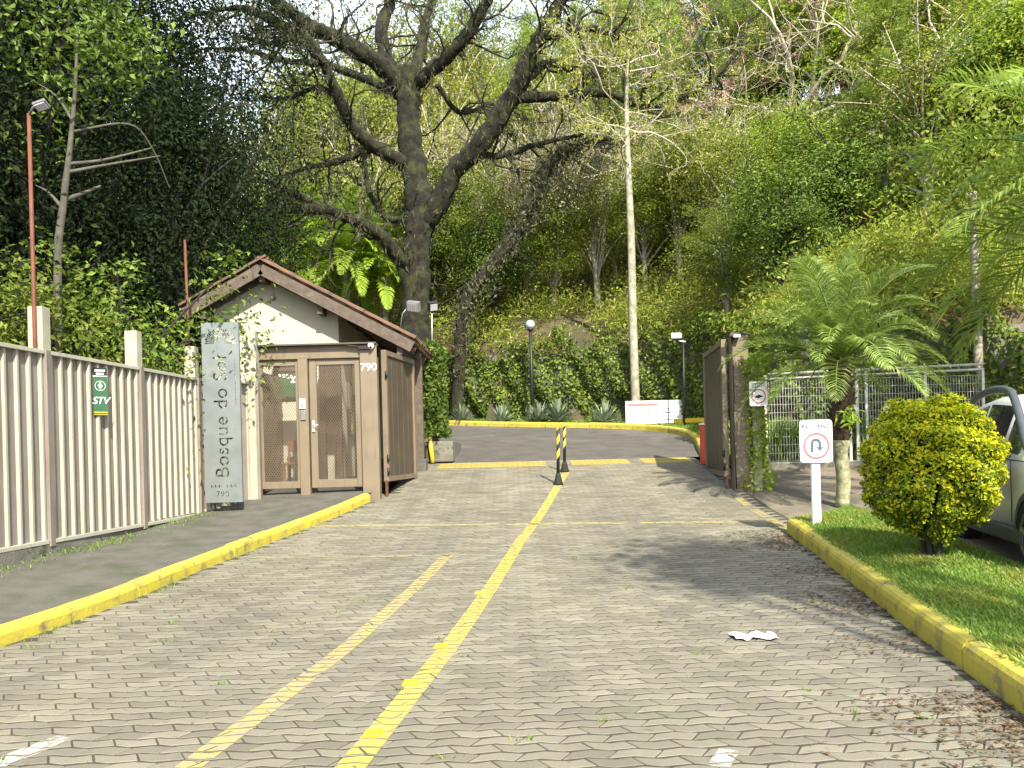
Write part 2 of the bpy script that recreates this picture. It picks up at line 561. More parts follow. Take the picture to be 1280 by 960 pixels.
mat('print_white', (0.75, 0.75, 0.72), (0.7, 0.7, 0.68), rough=0.4)
mat('print_lime', (0.45, 0.42, 0.04), rough=0.4)
mat('signal_yellow', (0.75, 0.52, 0.02), (0.68, 0.47, 0.02), scale=5, rough=0.45)
mat('signal_red', (0.62, 0.06, 0.03), (0.52, 0.05, 0.03), scale=4, rough=0.45)
mat('globe', (0.55, 0.60, 0.66), (0.50, 0.55, 0.62), scale=3, rough=0.25)
mat('galvanised', (0.52, 0.52, 0.46), (0.42, 0.42, 0.38), scale=8, rough=0.5, metal=0.3)
mat('pale_bark', (0.36, 0.33, 0.26), (0.22, 0.20, 0.15), scale=5, rough=0.95, bump=0.5, bscale=20, spots=(0.16, 0.19, 0.09), spot_scale=4, spot_lo=0.52, spot_hi=0.62)
mat('grey_twig', (0.46, 0.41, 0.32), (0.32, 0.285, 0.22), scale=5, rough=0.95)
mat('moss_bark', (0.055, 0.043, 0.028), (0.028, 0.023, 0.016), scale=6, rough=1.0, bump=1.0, bscale=14, spots=(0.11, 0.135, 0.035), spot_scale=3.2, spot_lo=0.46, spot_hi=0.64)
mat('moss_twig', (0.075, 0.066, 0.040), (0.045, 0.042, 0.026), scale=4, rough=1.0)
mat('dark_bark', (0.06, 0.05, 0.038), (0.03, 0.026, 0.02), scale=5, rough=1.0, bump=0.6, bscale=18)
mat('palm_bark', (0.15, 0.095, 0.055), (0.07, 0.045, 0.028), scale=10, rough=1.0, bump=0.8, bscale=25)
mat('lichen_bark', (0.36, 0.38, 0.22), (0.17, 0.15, 0.08), scale=9, rough=1.0, bump=0.6, bscale=25)
mat('car_paint', (0.60, 0.61, 0.58), (0.585, 0.595, 0.565), scale=1.5, rough=0.22, spec=0.6)
mat('car_trim', (0.085, 0.095, 0.10), (0.07, 0.08, 0.085), scale=6, rough=0.5)
mat('alloy', (0.55, 0.55, 0.55), (0.5, 0.5, 0.5), rough=0.3, metal=0.9)
mat('lamp_clear', (0.75, 0.77, 0.78), (0.7, 0.72, 0.73), rough=0.1)
mat('lamp_red', (0.45, 0.02, 0.02), rough=0.15)
mat('terracotta', (0.30, 0.13, 0.06), (0.22, 0.10, 0.05), rough=0.7)
mat('paper', (0.80, 0.77, 0.78), (0.70, 0.64, 0.66), scale=14, rough=0.8, spots=(0.55, 0.30, 0.32), spot_scale=12, spot_lo=0.6, spot_hi=0.64)
glass_mat('car_glass')
glass_mat('lens', (0.35, 0.36, 0.37), 0.15)

leaf_mat('leaf_dark', (0.010, 0.018, 0.005), (0.018, 0.030, 0.009), (0.030, 0.046, 0.013), trans=0.28, rough=0.85)  # evergreen leaves darkened to stand in for shade over the grove
leaf_mat('leaf_deep', (0.045, 0.075, 0.012), (0.105, 0.160, 0.026), (0.175, 0.225, 0.045), trans=0.30)
leaf_mat('leaf_mid', (0.115, 0.155, 0.024), (0.225, 0.280, 0.048), (0.360, 0.385, 0.090), trans=0.5)
leaf_mat('leaf_bright', (0.155, 0.220, 0.026), (0.290, 0.370, 0.052), (0.440, 0.465, 0.105), trans=0.48)
leaf_mat('leaf_olive', (0.175, 0.190, 0.032), (0.310, 0.325, 0.065), (0.430, 0.405, 0.110), trans=0.42)
leaf_mat('leaf_lime', (0.220, 0.330, 0.035), (0.340, 0.460, 0.070), (0.440, 0.500, 0.120), trans=0.5)
leaf_mat('needle', (0.145, 0.205, 0.032), (0.255, 0.335, 0.060), (0.380, 0.430, 0.105), trans=0.38)
mat('slim_bark', (0.20, 0.185, 0.14), (0.13, 0.12, 0.09), scale=6, rough=0.95, bump=0.4, bscale=20)
leaf_mat('ivy', (0.065, 0.105, 0.015), (0.155, 0.220, 0.034), (0.280, 0.320, 0.065), trans=0.35)
leaf_mat('blossom', (0.42, 0.14, 0.17), (0.55, 0.24, 0.27), (0.40, 0.20, 0.13), trans=0.4)
leaf_mat('dead_leaf', (0.080, 0.055, 0.030), (0.15, 0.105, 0.055), (0.20, 0.085, 0.045), trans=0.25)
leaf_mat('moss_beard', (0.070, 0.078, 0.036), (0.110, 0.115, 0.060), (0.16, 0.155, 0.09), trans=0.35)
leaf_mat('frond', (0.140, 0.220, 0.040), (0.240, 0.325, 0.070), (0.370, 0.410, 0.140), trans=0.38, rough=0.35)
leaf_mat('frond_short', (0.100, 0.155, 0.032), (0.195, 0.265, 0.060), (0.350, 0.390, 0.140), trans=0.35, rough=0.35)
leaf_mat('golden', (0.38, 0.43, 0.018), (0.54, 0.54, 0.02), (0.64, 0.56, 0.03), trans=0.42, rough=0.4)
leaf_mat('shrub_green', (0.075, 0.130, 0.014), (0.190, 0.265, 0.026), (0.36, 0.40, 0.03), trans=0.35)
leaf_mat('grass_blade', (0.090, 0.165, 0.024), (0.190, 0.285, 0.050), (0.32, 0.34, 0.11), trans=0.45)
leaf_mat('agave', (0.150, 0.190, 0.120), (0.240, 0.280, 0.190), trans=0.2, rough=0.4)

# ================================================================== THE SETTING
RNG = np.random.default_rng(7)
random.seed(7)

def interp_line(pts):
    ys = np.array([p[1] for p in pts]); xs = np.array([p[0] for p in pts])
    k = np.argsort(ys)
    ys, xs = ys[k], xs[k]
    def f(y):
        if y < ys[0]:
            return float(xs[0] + (xs[1] - xs[0]) / (ys[1] - ys[0]) * (y - ys[0]))
        return float(np.interp(y, ys, xs))
    return f

lk = [gnd(0, 809), gnd(126, 765), gnd(230, 722), gnd(340, 678), gnd(405, 652), gnd(463, 627)]
xl_k = interp_line([(p.x, p.y) for p in lk])
rk = [gnd(1276, 892), gnd(1150, 797), gnd(1060, 725), gnd(984, 666)]
xr_k = interp_line([(p.x, p.y) for p in rk])
LK_END = lk[-1].y
RK_END = rk[-1].y

def x_left(y):
    return xl_k(y) if y < LK_END else (xl_k(LK_END) if y < 15 else -2.15)

def x_right(y):
    return xr_k(y) if y < RK_END else 3.95

# ---- far kerb, creeper-covered wall and hill lines
far_kerb = smooth_path([(4.02, 16.9), (4.25, 19.0), (4.75, 22.0), (4.75, 24.0), (4.1, 25.6), (2.6, 26.9), (0.4, 28.1), (-2.4, 29.9), (-6.0, 32.0), (-10.0, 33.5)], 5)
wall_line = smooth_path([(40.0, 17.3), (22.0, 17.3), (11.0, 17.4), (6.4, 18.0), (6.2, 21.0), (6.6, 24.2), (5.6, 27.0), (3.4, 29.0), (0.8, 30.4), (-2.3, 32.3), (-6.0, 34.5), (-12.0, 36.5), (-25.0, 39.0), (-45.0, 41.0)], 5)

def wall_dist(x, y):
    """signed distance from the wall line: positive on the hill side"""
    P = np.stack([np.asarray(x, float).ravel(), np.asarray(y, float).ravel()], 1)
    best = np.full(len(P), 1e9); sgn = np.ones(len(P))
    for a, b in zip(wall_line[:-1], wall_line[1:]):
        d = b - a
        t = np.clip(((P - a) @ d) / (d @ d), 0, 1)
        q = a + t[:, None] * d
        r = P - q
        dist = np.hypot(r[:, 0], r[:, 1])
        s = np.sign(d[0] * r[:, 1] - d[1] * r[:, 0])
        m = dist < best
        best[m] = dist[m]; sgn[m] = s[m]
    return (best * -sgn).reshape(np.shape(x))

WALL_H = 2.55

def hill(x, y):
    x = np.asarray(x, float); y = np.asarray(y, float)
    base = gv(np.minimum(y, 34)) - 0.05
    base = np.where((x > 4.2) & (y > 15), base + np.clip((x - 4.2) * 0.05, 0, 0.3), base)
    base = np.where(x < -5.3, np.clip(base, 0.3, 1.6) , base)
    d = wall_dist(x, y)
    bump_ = 0.5 * np.sin(x * 0.31 + 1.0) * np.cos(y * 0.27) + 0.3 * np.sin(x * 0.83 + y * 0.6)
    up = WALL_H + np.minimum(d, 34) * 0.58 + np.clip(d, 0, 3) / 3 * bump_
    h = np.where(d > 0.15, base + up, base - 0.02)
    return h

def hz(x, y):
    return float(hill(np.array([x]), np.array([y]))[0])

# ground sheet
xs = np.unique(np.concatenate([np.linspace(-160, -46, 10), np.arange(-46, 46, 0.75), np.linspace(46, 160, 10)]))
ys = np.unique(np.concatenate([np.linspace(-60, -4, 8), np.arange(-4, 75, 0.75), np.linspace(76, 260, 10)]))
XX, YY = np.meshgrid(xs, ys)
ZZ = hill(XX, YY) - 0.05
gg = Geo()
nx, ny = len(xs), len(ys)
ii = np.arange(ny - 1)[:, None] * nx + np.arange(nx - 1)[None, :]
gg.arr(np.stack([XX, YY, ZZ], -1).reshape(-1, 3), np.stack([ii, ii + 1, ii + nx + 1, ii + nx], -1).reshape(-1, 4), True)
ground = gg.build('ground', 'soil')
tag(ground, 'earth ground and wooded hillside', kind='structure')

def strip(name, left, right, y0, y1, zoff, matname, parent=None, dy=0.25, cols=8, zfun=None):
    """sheet between two x(y) lines following the road's rise"""
    G = Geo()
    yy = np.arange(y0, y1 + 1e-6, dy)
    V = []
    for y in yy:
        a, b = left(y), right(y)
        for t in np.linspace(0, 1, cols + 1):
            x = a + (b - a) * t
            z = g(y) + zoff if zfun is None else zfun(x, y, t)
            V.append((x, y, z))
    n = cols + 1
    i = np.arange(len(yy) - 1)[:, None] * n + np.arange(cols)[None, :]
    G.arr(V, np.stack([i, i + 1, i + n + 1, i + n], -1).reshape(-1, 4), True)
    return G.build(name, matname, parent)

PAVE_END = 18.7
road = strip('road', lambda y: x_left(y) - 0.05, lambda y: x_right(y) + 0.05, 0.5, PAVE_END, -0.0022, 'joint', dy=0.22)
tag(road, 'driveway of interlocking grey concrete pavers', kind='structure')
inner = strip('inner_road', lambda y: -2.2 if y < 22 else (-2.2 - (y - 22) * 1.3), lambda y: float(np.interp(y, far_kerb[:, 1], far_kerb[:, 0])) if y > 17 else 4.0, PAVE_END, 33.4, -0.004, 'asphalt', cols=14)
tag(inner, 'inner road bending uphill beyond the gate, shade put into its dark colour', kind='structure')

# ---- pavers
PL, PH, PS, PA, GAP = 0.225, 0.112, 0.026, 0.016, 0.014

def paver_outline(kind):
    s = PS if kind == 0 else -PS
    PA = 0.016 if kind == 0 else -0.016          # neighbouring rows share one zigzag joint
    w, h = PL / 2, PH / 2
    pts = [(-w - s * -1 if False else -w + s, -h + PA), (-w * 0.1, -h - PA), (w + s, -h + PA), (w - s, h + PA), (w * 0.1, h - PA), (-w - s, h + PA)]
    return [(x * (PL - 0.010) / PL, y * (PH - 0.024) / PH) for x, y in pts]

OUT = [paver_outline(0), paver_outline(1)]

def paver_geo(G, kind, cx, cy, rot, dz, flat, bevel=True, tilt=(0, 0)):
    c, s_ = math.cos(rot), math.sin(rot)
    o = [(x * c - y * s_, x * s_ + y * c) for x, y in OUT[kind]]
    n = 6
    def zz(x, y):
        return (0 if flat else g(cy + y)) + dz + tilt[0] * x + tilt[1] * y
    if bevel:
        inn = [(x * 0.975, y * 0.95) for x, y in o]
        V = [(cx + x, cy + y, zz(x, y)) for x, y in inn] + [(cx + x, cy + y, zz(x, y) - 0.003) for x, y in o] + [(cx + x, cy + y, zz(x, y) - 0.035) for x, y in o]
        F = [tuple(range(n))] + [(n + i, n + (i + 1) % n, (i + 1) % n, i) for i in range(n)] + [(2 * n + i, 2 * n + (i + 1) % n, n + (i + 1) % n, n + i) for i in range(n)]
    else:
        V = [(cx + x, cy + y, zz(x, y)) for x, y in o] + [(cx + x, cy + y, zz(x, y) - 0.035) for x, y in o]
        F = [tuple(range(n))] + [(n + i, n + (i + 1) % n, (i + 1) % n, i) for i in range(n)]
    G.poly(V, F)
    return o

pv_mesh = []
for kd in (0, 1):
    q = Geo(); paver_geo(q, kd, 0, 0, 0, 0, True)
    me = q.mesh('paver'); me.materials.append(M['paver']); pv_mesh.append(me)

pave = Geo()
TOPS = []                     # outlines of paver tops, to be painted on
n_single = 0
row = 0
y = 3.30
while y < PAVE_END:
    kd = row % 2
    xa, xb = x_left(y) + 0.02, x_right(y) - 0.02
    off = 0.0 if kd == 0 else PL * 0.5
    k0 = math.ceil((xa - off) / PL)
    k1 = math.floor((xb - off) / PL)
    for k in range(k0, k1 + 1):
        x = off + k * PL
        vis = abs(x / y) < 0.64
        if y < 3.6 and not vis:
            continue
        r = random.gauss(0, 0.012); dz = abs(random.gauss(0, 0.0012)); tl = (random.gauss(0, 0.007), random.gauss(0, 0.006))
        seen = vis and y > 3.75
        if seen and n_single < 300 and y < 6.3:
            ob = part('paver', pv_mesh[kd], road, (x, y, g(y) + dz), (tl[1], -tl[0], r))
            n_single += 1
            c, s_ = math.cos(r), math.sin(r)
            o = [(px_ * c - py_ * s_, px_ * s_ + py_ * c) for px_, py_ in OUT[kd]]
        else:
            o = paver_geo(pave, kd, x, y, r, dz, False, bevel=y < 8.5, tilt=tl)
        TOPS.append((x, y, dz, tl, o))
    y += PH; row += 1
pv = pave.build('paving', 'paver', road)
tag(pv, 'further interlocking concrete pavers', kind='stuff')

def clip_poly(poly, quad):
    """Sutherland-Hodgman, quad counter-clockwise"""
    out = poly
    n = len(quad)
    for i in range(n):
        ax, ay = quad[i]; bx, by = quad[(i + 1) % n]
        inp, out = out, []
        if not inp:
            break
        for j in range(len(inp)):
            p, q = inp[j - 1], inp[j]
            sp = (bx - ax) * (p[1] - ay) - (by - ay) * (p[0] - ax)
            sq = (bx - ax) * (q[1] - ay) - (by - ay) * (q[0] - ax)
            if (sp >= 0) != (sq >= 0):
                t = sp / (sp - sq)
                out.append((p[0] + (q[0] - p[0]) * t, p[1] + (q[1] - p[1]) * t))
            if sq >= 0:
                out.append(q)
    return out

def paint(label, p0, p1, width, matname, breaks=None):
    """a painted band on the paver tops from p0 to p1"""
    a, b = Vector((p0[0], p0[1])), Vector((p1[0], p1[1]))
    d = (b - a).normalized(); nrm = Vector((-d.y, d.x)) * width / 2
    quad = [tuple(a - nrm), tuple(b - nrm), tuple(b + nrm), tuple(a + nrm)]
    G = Geo(); cnt = 0
    L = (b - a).length
    for (x, y_, dz, tl, o) in TOPS:
        t = (Vector((x, y_)) - a).dot(d)
        if t < -0.3 or t > L + 0.3 or abs((Vector((x, y_)) - a).dot(nrm.normalized())) > width / 2 + 0.2:
            continue
        if breaks and any(u0 < t / L < u1 for u0, u1 in breaks):
            continue
        pl = clip_poly([(x + q[0] * 0.975, y_ + q[1] * 0.95) for q in o], quad)
        if len(pl) < 3:
            continue
        V = [(q[0], q[1], g(q[1]) + dz + tl[0] * (q[0] - x) + tl[1] * (q[1] - y_) + 0.003) for q in pl]
        G.poly(V, [tuple(range(len(V)))]); cnt += 1
    m_ = max(2, int(L / 0.2))                      # the thin coat down in the joints
    V = []
    for i in range(m_ + 1):
        c_ = a + (b - a) * (i / m_)
        for s_ in (-1, 1):
            q = c_ + nrm * s_ * 0.97
            V.append((q.x, q.y, g(q.y) - 0.0012))
    for i in range(m_):
        if breaks and any(u0 < (i + 0.5) / m_ < u1 for u0, u1 in breaks): continue
        if i % 7 == 3: continue
        G.poly([V[2 * i], V[2 * i + 1], V[2 * i + 3], V[2 * i + 2]], [(0, 1, 2, 3)] if True else [])
    if cnt:
        ob = G.build('road_marking', matname)
        tag(ob, label, kind='structure')

def gp(px, py):
    p = gnd(px, py); return (p.x, p.y)

paint('bold yellow centre line running up to the gate', gp(388, 1020), gp(652, 674), 0.15, 'yellow_paint')
paint('bold yellow centre line running up to the gate', gp(652, 674), gp(708, 590), 0.14, 'yellow_paint')
paint('faded yellow line beside the centre line', gp(150, 1024), gp(560, 694), 0.14, 'worn_yellow')
paint('faint yellow line across the whole driveway', gp(385, 658), gp(965, 652), 0.13, 'worn_yellow', [(0.42, 0.44), (0.7, 0.72)])
paint('faint yellow line from the left kerb to the faded line', gp(300, 697), gp(562, 695), 0.10, 'faint_yellow', [(0.3, 0.36)])
paint('thin yellow line across the gate opening', gp(535, 587), gp(870, 588), 0.08, 'worn_yellow', [(0.18, 0.24), (0.45, 0.48), (0.78, 0.82)])
paint('worn yellow band before the inner road left of the posts', (at(548, 575, 18.15).x, 18.15), (at(682, 575, 18.15).x, 18.15), 0.85, 'yellow_paint')
paint('worn yellow band before the inner road right of the posts', (at(714, 575, 18.15).x, 18.15), (at(786, 575, 18.15).x, 18.15), 0.85, 'yellow_paint')
paint('worn yellow band before the inner road by the barrier', (at(802, 575, 18.15).x, 18.15), (3.85, 18.15), 0.85, 'yellow_paint')
paint('broken yellow line between the gate pillar and the kerb', gp(922, 622), gp(985, 662), 0.13, 'worn_yellow', [(0.25, 0.38), (0.62, 0.7)])
paint('white painted stroke at the bottom corner of the driveway', gp(-30, 965), gp(82, 922), 0.13, 'white_paint')
paint('white painted spot at the bottom of the driveway', gp(898, 958), gp(912, 938), 0.10, 'white_paint')

# ---- kerbs made of stones
def kerb(name, label, pts, side, matname, w=0.15, h=0.15, length=1.0, zbase=g, lift=0.0):
    """stones along pts; side +1 puts the body on the left of the walking direction"""
    root = setting(name, (pts[0][0], pts[0][1], zbase(pts[0][1])), label)
    P = np.array([(p[0], p[1]) for p in pts], float)
    seg = np.hypot(*np.diff(P, axis=0).T)
    S = np.concatenate([[0], np.cumsum(seg)])
    n = max(1, round(S[-1] / length))
    for i in range(n):
        s0, s1 = S[-1] * i / n + 0.009, S[-1] * (i + 1) / n - 0.009
        G = Geo(); V = []
        ss = np.linspace(s0, s1, 4)
        jit = random.gauss(0, 0.007); jz = random.gauss(0, 0.006)
        prof = [(0, -0.12), (0.0, h * 0.62), (0.012, h * 0.82), (0.035, h * 0.95), (0.07, h), (w - 0.03, h + 0.002), (w, h - 0.015), (w, -0.12)]
        for s in ss:
            x = np.interp(s, S, P[:, 0]); yv = np.interp(s, S, P[:, 1])
            e = 0.05
            tx = np.interp(s + e, S, P[:, 0]) - np.interp(s - e, S, P[:, 0]); ty = np.interp(s + e, S, P[:, 1]) - np.interp(s - e, S, P[:, 1])
            if s + e > S[-1] or s - e < 0:
                tx = P[-1, 0] - P[-2, 0] if s > S[-1] / 2 else P[1, 0] - P[0, 0]
                ty = P[-1, 1] - P[-2, 1] if s > S[-1] / 2 else P[1, 1] - P[0, 1]
            l_ = math.hypot(tx, ty); nx_, ny_ = -ty / l_ * side, tx / l_ * side
            for a, b in prof:
                V.append((x + nx_ * (a + jit), yv + ny_ * (a + jit), zbase(yv) + b + jz + lift))
        m = len(prof)
        F = [(r * m + c, r * m + c + 1, (r + 1) * m + c + 1, (r + 1) * m + c) for r in range(3) for c in range(m - 1)]
        F += [tuple(range(m)), tuple(range(3 * m, 4 * m))[::-1]]
        if side < 0:
            F = [f[::-1] for f in F]
        G.poly(V, F)
        G.build('kerb_stone', matname, root)
    return root

kerb('kerb_left', 'yellow painted kerb along the pavement by the cream fence', [(xl_k(2.5), 2.5), (xl_k(3.6), 3.6)] + [(p.x, p.y) for p in lk], 1, 'kerb_yellow', w=0.14, h=0.15)
kerb('kerb_right', 'tall yellow kerb edging the lawn', [(xr_k(2.5), 2.5), (xr_k(3.3), 3.3)] + [(p.x, p.y) for p in rk], -1, 'kerb_yellow', w=0.17, h=0.19)
kerb('kerb_far', 'yellow kerb round the outside of the bend beyond the gate', [tuple(p) for p in far_kerb], -1, 'kerb_yellow', w=0.16, h=0.17, length=1.6)

# ---- pavement on the left, drive and parking on the right
FX = interp_line([(-5.62, 5.5), (-5.40, 8.8), (-5.17, 11.4), (-5.03, 13.6)])

def side_z(x, y, t):
    zk = g(y) + 0.135
    zf = float(np.interp(y, [3, 8.8, 11.4, 13.6, 14.6, 16], [0.25, 0.42, 0.50, 0.60, 0.74, 0.86]))
    return zf + (zk - zf) * t

pav = strip('pavement', lambda y: FX(y) - 0.25 if y < 13.7 else -6.3, lambda y: xl_k(min(y, LK_END)) - 0.10 if y < 14.3 else -2.42, 2.5, 16.3, 0, 'side_paving', zfun=side_z)
tag(pav, 'dark weathered pavement between the kerb and the cream fence', kind='structure')

LX = interp_line([(p.x, p.y) for p in (gnd(1300, 722, 0.12), gnd(1195, 682, 0.12), gnd(1092, 641, 0.12))])   # far side of the lawn
LAWN_END = gnd(1060, 631, 0.1).y
def lawn_z(x, y, t):
    return g(y) + 0.165 + 0.03 * math.sin(math.pi * t) - 0.14 * max(0.0, (y - RK_END) / max(0.1, LAWN_END - RK_END))
lawn = strip('lawn', lambda y: xr_k(y) + 0.10 if y < RK_END else xr_k(RK_END) + 0.10 + (y - RK_END) * 0.9, lambda y: max(LX(y), 4.1), 2.5, LAWN_END, 0, 'turf', zfun=lawn_z, dy=0.2)
tag(lawn, 'strip of green lawn behind the tall yellow kerb', kind='structure')
drive = strip('drive', lambda y: x_right(y) - 0.02, lambda y: 16.0, RK_END - 0.2, 16.9, -0.006, 'drive', cols=16)
tag(drive, 'brown side drive in front of the wire fence', kind='structure')
park = strip('parking_area', lambda y: max(LX(y), 4.1), lambda y: 16.0, 2.5, LAWN_END + 0.15, 0.085, 'drive', cols=12)
tag(park, 'parking area beside the lawn', kind='structure')

# ---- grass blades on the lawn, the verge and along edges
def blades(C, h, rng, lean=0.5, w=0.006):
    n = len(C)
    C = np.asarray(C, float)
    H = h * rng.uniform(0.5, 1.25, n)
    th = rng.uniform(0, 2 * np.pi, n)
    side = np.stack([np.cos(th), np.sin(th), np.zeros(n)], 1)
    ld = np.stack([np.cos(th + 1.57), np.sin(th + 1.57), np.zeros(n)], 1) * (lean * rng.uniform(0.1, 1.0, n) * H)[:, None]
    W = (w * rng.uniform(0.6, 1.4, n))[:, None]
    V = np.stack([C - side * W, C + side * W, C + ld * 0.35 + side * W * 0.7 + np.array([0, 0, 1]) * (H * 0.6)[:, None], C + ld + np.array([0, 0, 1]) * H[:, None]], 1).reshape(-1, 3)
    i = np.arange(n)[:, None] * 4
    return V, np.concatenate([i + np.array([[0, 1, 2]]), i + np.array([[0, 2, 3]])], 1).reshape(-1, 3)

C = []
while len(C) < 42000:
    yv = RNG.uniform(3.2, LAWN_END); t = RNG.uniform(0.0, 1)
    if RNG.uniform() > (4.2 / yv) ** 0.8 and yv > 4.2: continue
    a = xr_k(yv) + 0.10 if yv < RK_END else xr_k(RK_END) + 0.1 + (yv - RK_END) * 0.9
    b = max(LX(yv), 4.1)
    x = a + (b - a) * t
    if abs(x / yv) > 0.75: continue
    C.append((x, yv, lawn_z(x, yv, t) - 0.005))
G = Geo(); G.arr(*blades(C, 0.055, RNG, lean=0.9))
tag(G.build('grass', 'grass_blade'), 'short mown grass covering the lawn strip', 'grass', kind='stuff')
C = np.array(C); dry = np.sin(C[:, 0] * 5.1 + C[:, 1] * 2.3) + np.sin(C[:, 1] * 4.7 - C[:, 0] * 3.0) + RNG.normal(0, 0.7, len(C)) > 1.1
G = Geo(); G.arr(*blades(C[dry] + RNG.normal(0, 0.01, (dry.sum(), 3)) * np.array([1, 1, 0]), 0.06, RNG, lean=1.3))
tag(G.build('dry_grass', 'leaf_olive'), 'yellowed dry blades in patches of the lawn', 'grass', kind='stuff')

C = []
fk_x = far_kerb[:, 0]; fk_y = far_kerb[:, 1]
while len(C) < 16000:
    k = RNG.integers(0, len(far_kerb) - 1); t = RNG.uniform()
    p = far_kerb[k] * (1 - t) + far_kerb[k + 1] * t
    d = far_kerb[k + 1] - far_kerb[k]; d = d / np.hypot(*d)
    o_ = RNG.uniform(0.16, 2.0)
    q = p + np.array([d[1], -d[0]]) * o_
    C.append((q[0], q[1], 0.0))
C = np.array(C)
C[:, 2] = hill(C[:, 0], C[:, 1]) - 0.05
VERGE_RISE = 0.12
C[:, 2] += VERGE_RISE
G = Geo(); G.arr(*blades(C, 0.14, RNG, lean=1.0, w=0.013))
tag(G.build('verge_grass', 'grass_blade'), 'rough grass on the verge behind the far yellow kerb', 'grass', kind='stuff')
G = Geo(); V = []
for k in range(len(far_kerb)):
    d = far_kerb[min(k + 1, len(far_kerb) - 1)] - far_kerb[max(k - 1, 0)]; d = d / np.hypot(*d)
    for o_ in (0.12, 0.7, 1.5, 2.4):
        q = far_kerb[k] + np.array([d[1], -d[0]]) * o_
        V.append((q[0], q[1], hz(*(far_kerb[k] + np.array([d[1], -d[0]]) * min(o_, 1.2))) + VERGE_RISE - 0.02))
n = len(far_kerb)
G.arr(V, [(4 * r + c, 4 * r + c + 1, 4 * r + c + 5, 4 * r + c + 4) for r in range(n - 1) for c in range(3)], True)
tag(G.build('verge', 'turf'), 'grassy verge between far kerb and creeper wall', kind='structure')

C = []
for _ in range(1500):      # weeds along the foot of the cream fence and in the pavement edge
    yv = RNG.uniform(7.5, 13.8); o_ = abs(RNG.normal(0, 0.16))
    if RNG.uniform() > 0.5 + 0.5 * math.sin(yv * 2.6) + 0.15: continue
    x = FX(yv) + 0.08 + o_
    C.append((x, yv, side_z(x, yv, 0.1) - 0.01))
for _ in range(900):       # by the left kerb's gutter
    yv = RNG.uniform(5.0, 14.0); x = xl_k(yv) + 0.03 + abs(RNG.normal(0, 0.05))
    if RNG.uniform() > 0.4 + 0.5 * math.sin(yv * 3.7): continue
    C.append((x, yv, g(yv) - 0.01))
G = Geo(); G.arr(*blades(C, 0.04, RNG, lean=1.2, w=0.005))
for _ in range(70):        # tufts in the paving joints
    yv = RNG.uniform(3.8, 13.0); x = RNG.uniform(x_left(yv), x_right(yv))
    for _k in range(10): C.append((x + RNG.normal(0, 0.03), yv + RNG.normal(0, 0.008), g(yv) - 0.012))
G = Geo(); G.arr(*blades(C, 0.04, RNG, lean=1.2, w=0.005))
tag(G.build('weeds', 'grass_blade'), 'low weeds along the fence foot and gutter', 'weeds', kind='stuff')

# dry leaves and needles blown against the right kerb
G = Geo(); C = []
for _ in range(5200):
    yv = RNG.uniform(3.4, 11.4)
    x = xr_k(yv) - abs(RNG.normal(0, 0.38)) - 0.01
    if math.sin(yv * 1.9) + math.sin(yv * 4.3 + 1) + RNG.normal(0, 0.6) < 0.0: continue
    C.append((x, yv, g(yv) + 0.006 + RNG.uniform(0, 0.008)))
for _ in range(900):
    yv = RNG.uniform(3.4, 16); x = RNG.uniform(x_left(yv), x_right(yv))
    C.append((x, yv, g(yv) + 0.006))
for _ in range(110):
    yv = RNG.uniform(4.0, 11.0); x = RNG.uniform(xr_k(yv) + 0.25, LX(yv))
    C.append((x, yv, lawn_z(x, yv, 0.5) + 0.045))
for _ in range(500):
    yv = RNG.uniform(12.0, 16.6); x = RNG.uniform(4.3, 7.5)
    C.append((x, yv, g(yv) + 0.01))
C = np.array(C); half = len(C) // 2
G.leaves(C[:half], 0.035, RNG, aspect=0.5, up=6, fold=0.2)
G.leaves(C[half:], 0.07, RNG, aspect=0.05, up=6, fold=0.02)
tag(G.build('leaf_litter', 'dead_leaf'), 'brown dry leaves and twigs drifted along the kerb', 'leaf litter', kind='stuff')

# ---- retaining wall grown over with creeper
G = Geo(); Vw = []
n = len(wall_line)
tops = []
for k in range(n):
    x, yv = wall_line[k]
    d = wall_line[min(k + 1, n - 1)] - wall_line[max(k - 1, 0)]; d = d / np.hypot(*d)
    nrm = np.array([d[1], -d[0]])            # towards the road? fixed below
    if wall_dist(np.array([x + nrm[0]]), np.array([yv + nrm[1]]))[0] > 0: nrm = -nrm
    b = hz(*(wall_line[k] + nrm * 0.5))
    tops.append((b, nrm))
    f = wall_line[k] + nrm * 0.12; r = wall_line[k] - nrm * 0.25
    Vw += [(f[0], f[1], b - 0.3), (f[0], f[1], b + WALL_H), (r[0], r[1], b + WALL_H), (r[0], r[1], b - 0.3)]
G.poly(Vw, [(4 * k + c, 4 * k + 4 + c, 4 * k + 4 + (c + 1) % 4, 4 * k + (c + 1) % 4) for k in range(n - 1) for c in range(3)])
wroot = thing('creeper_wall', 'long retaining wall hidden under green creeper behind the bend', 'wall', (wall_line[30][0], wall_line[30][1], tops[30][0]))
G.build('wall', 'cement', wroot)
C = []; OUTN = []
seg = np.hypot(*np.diff(wall_line, axis=0).T)
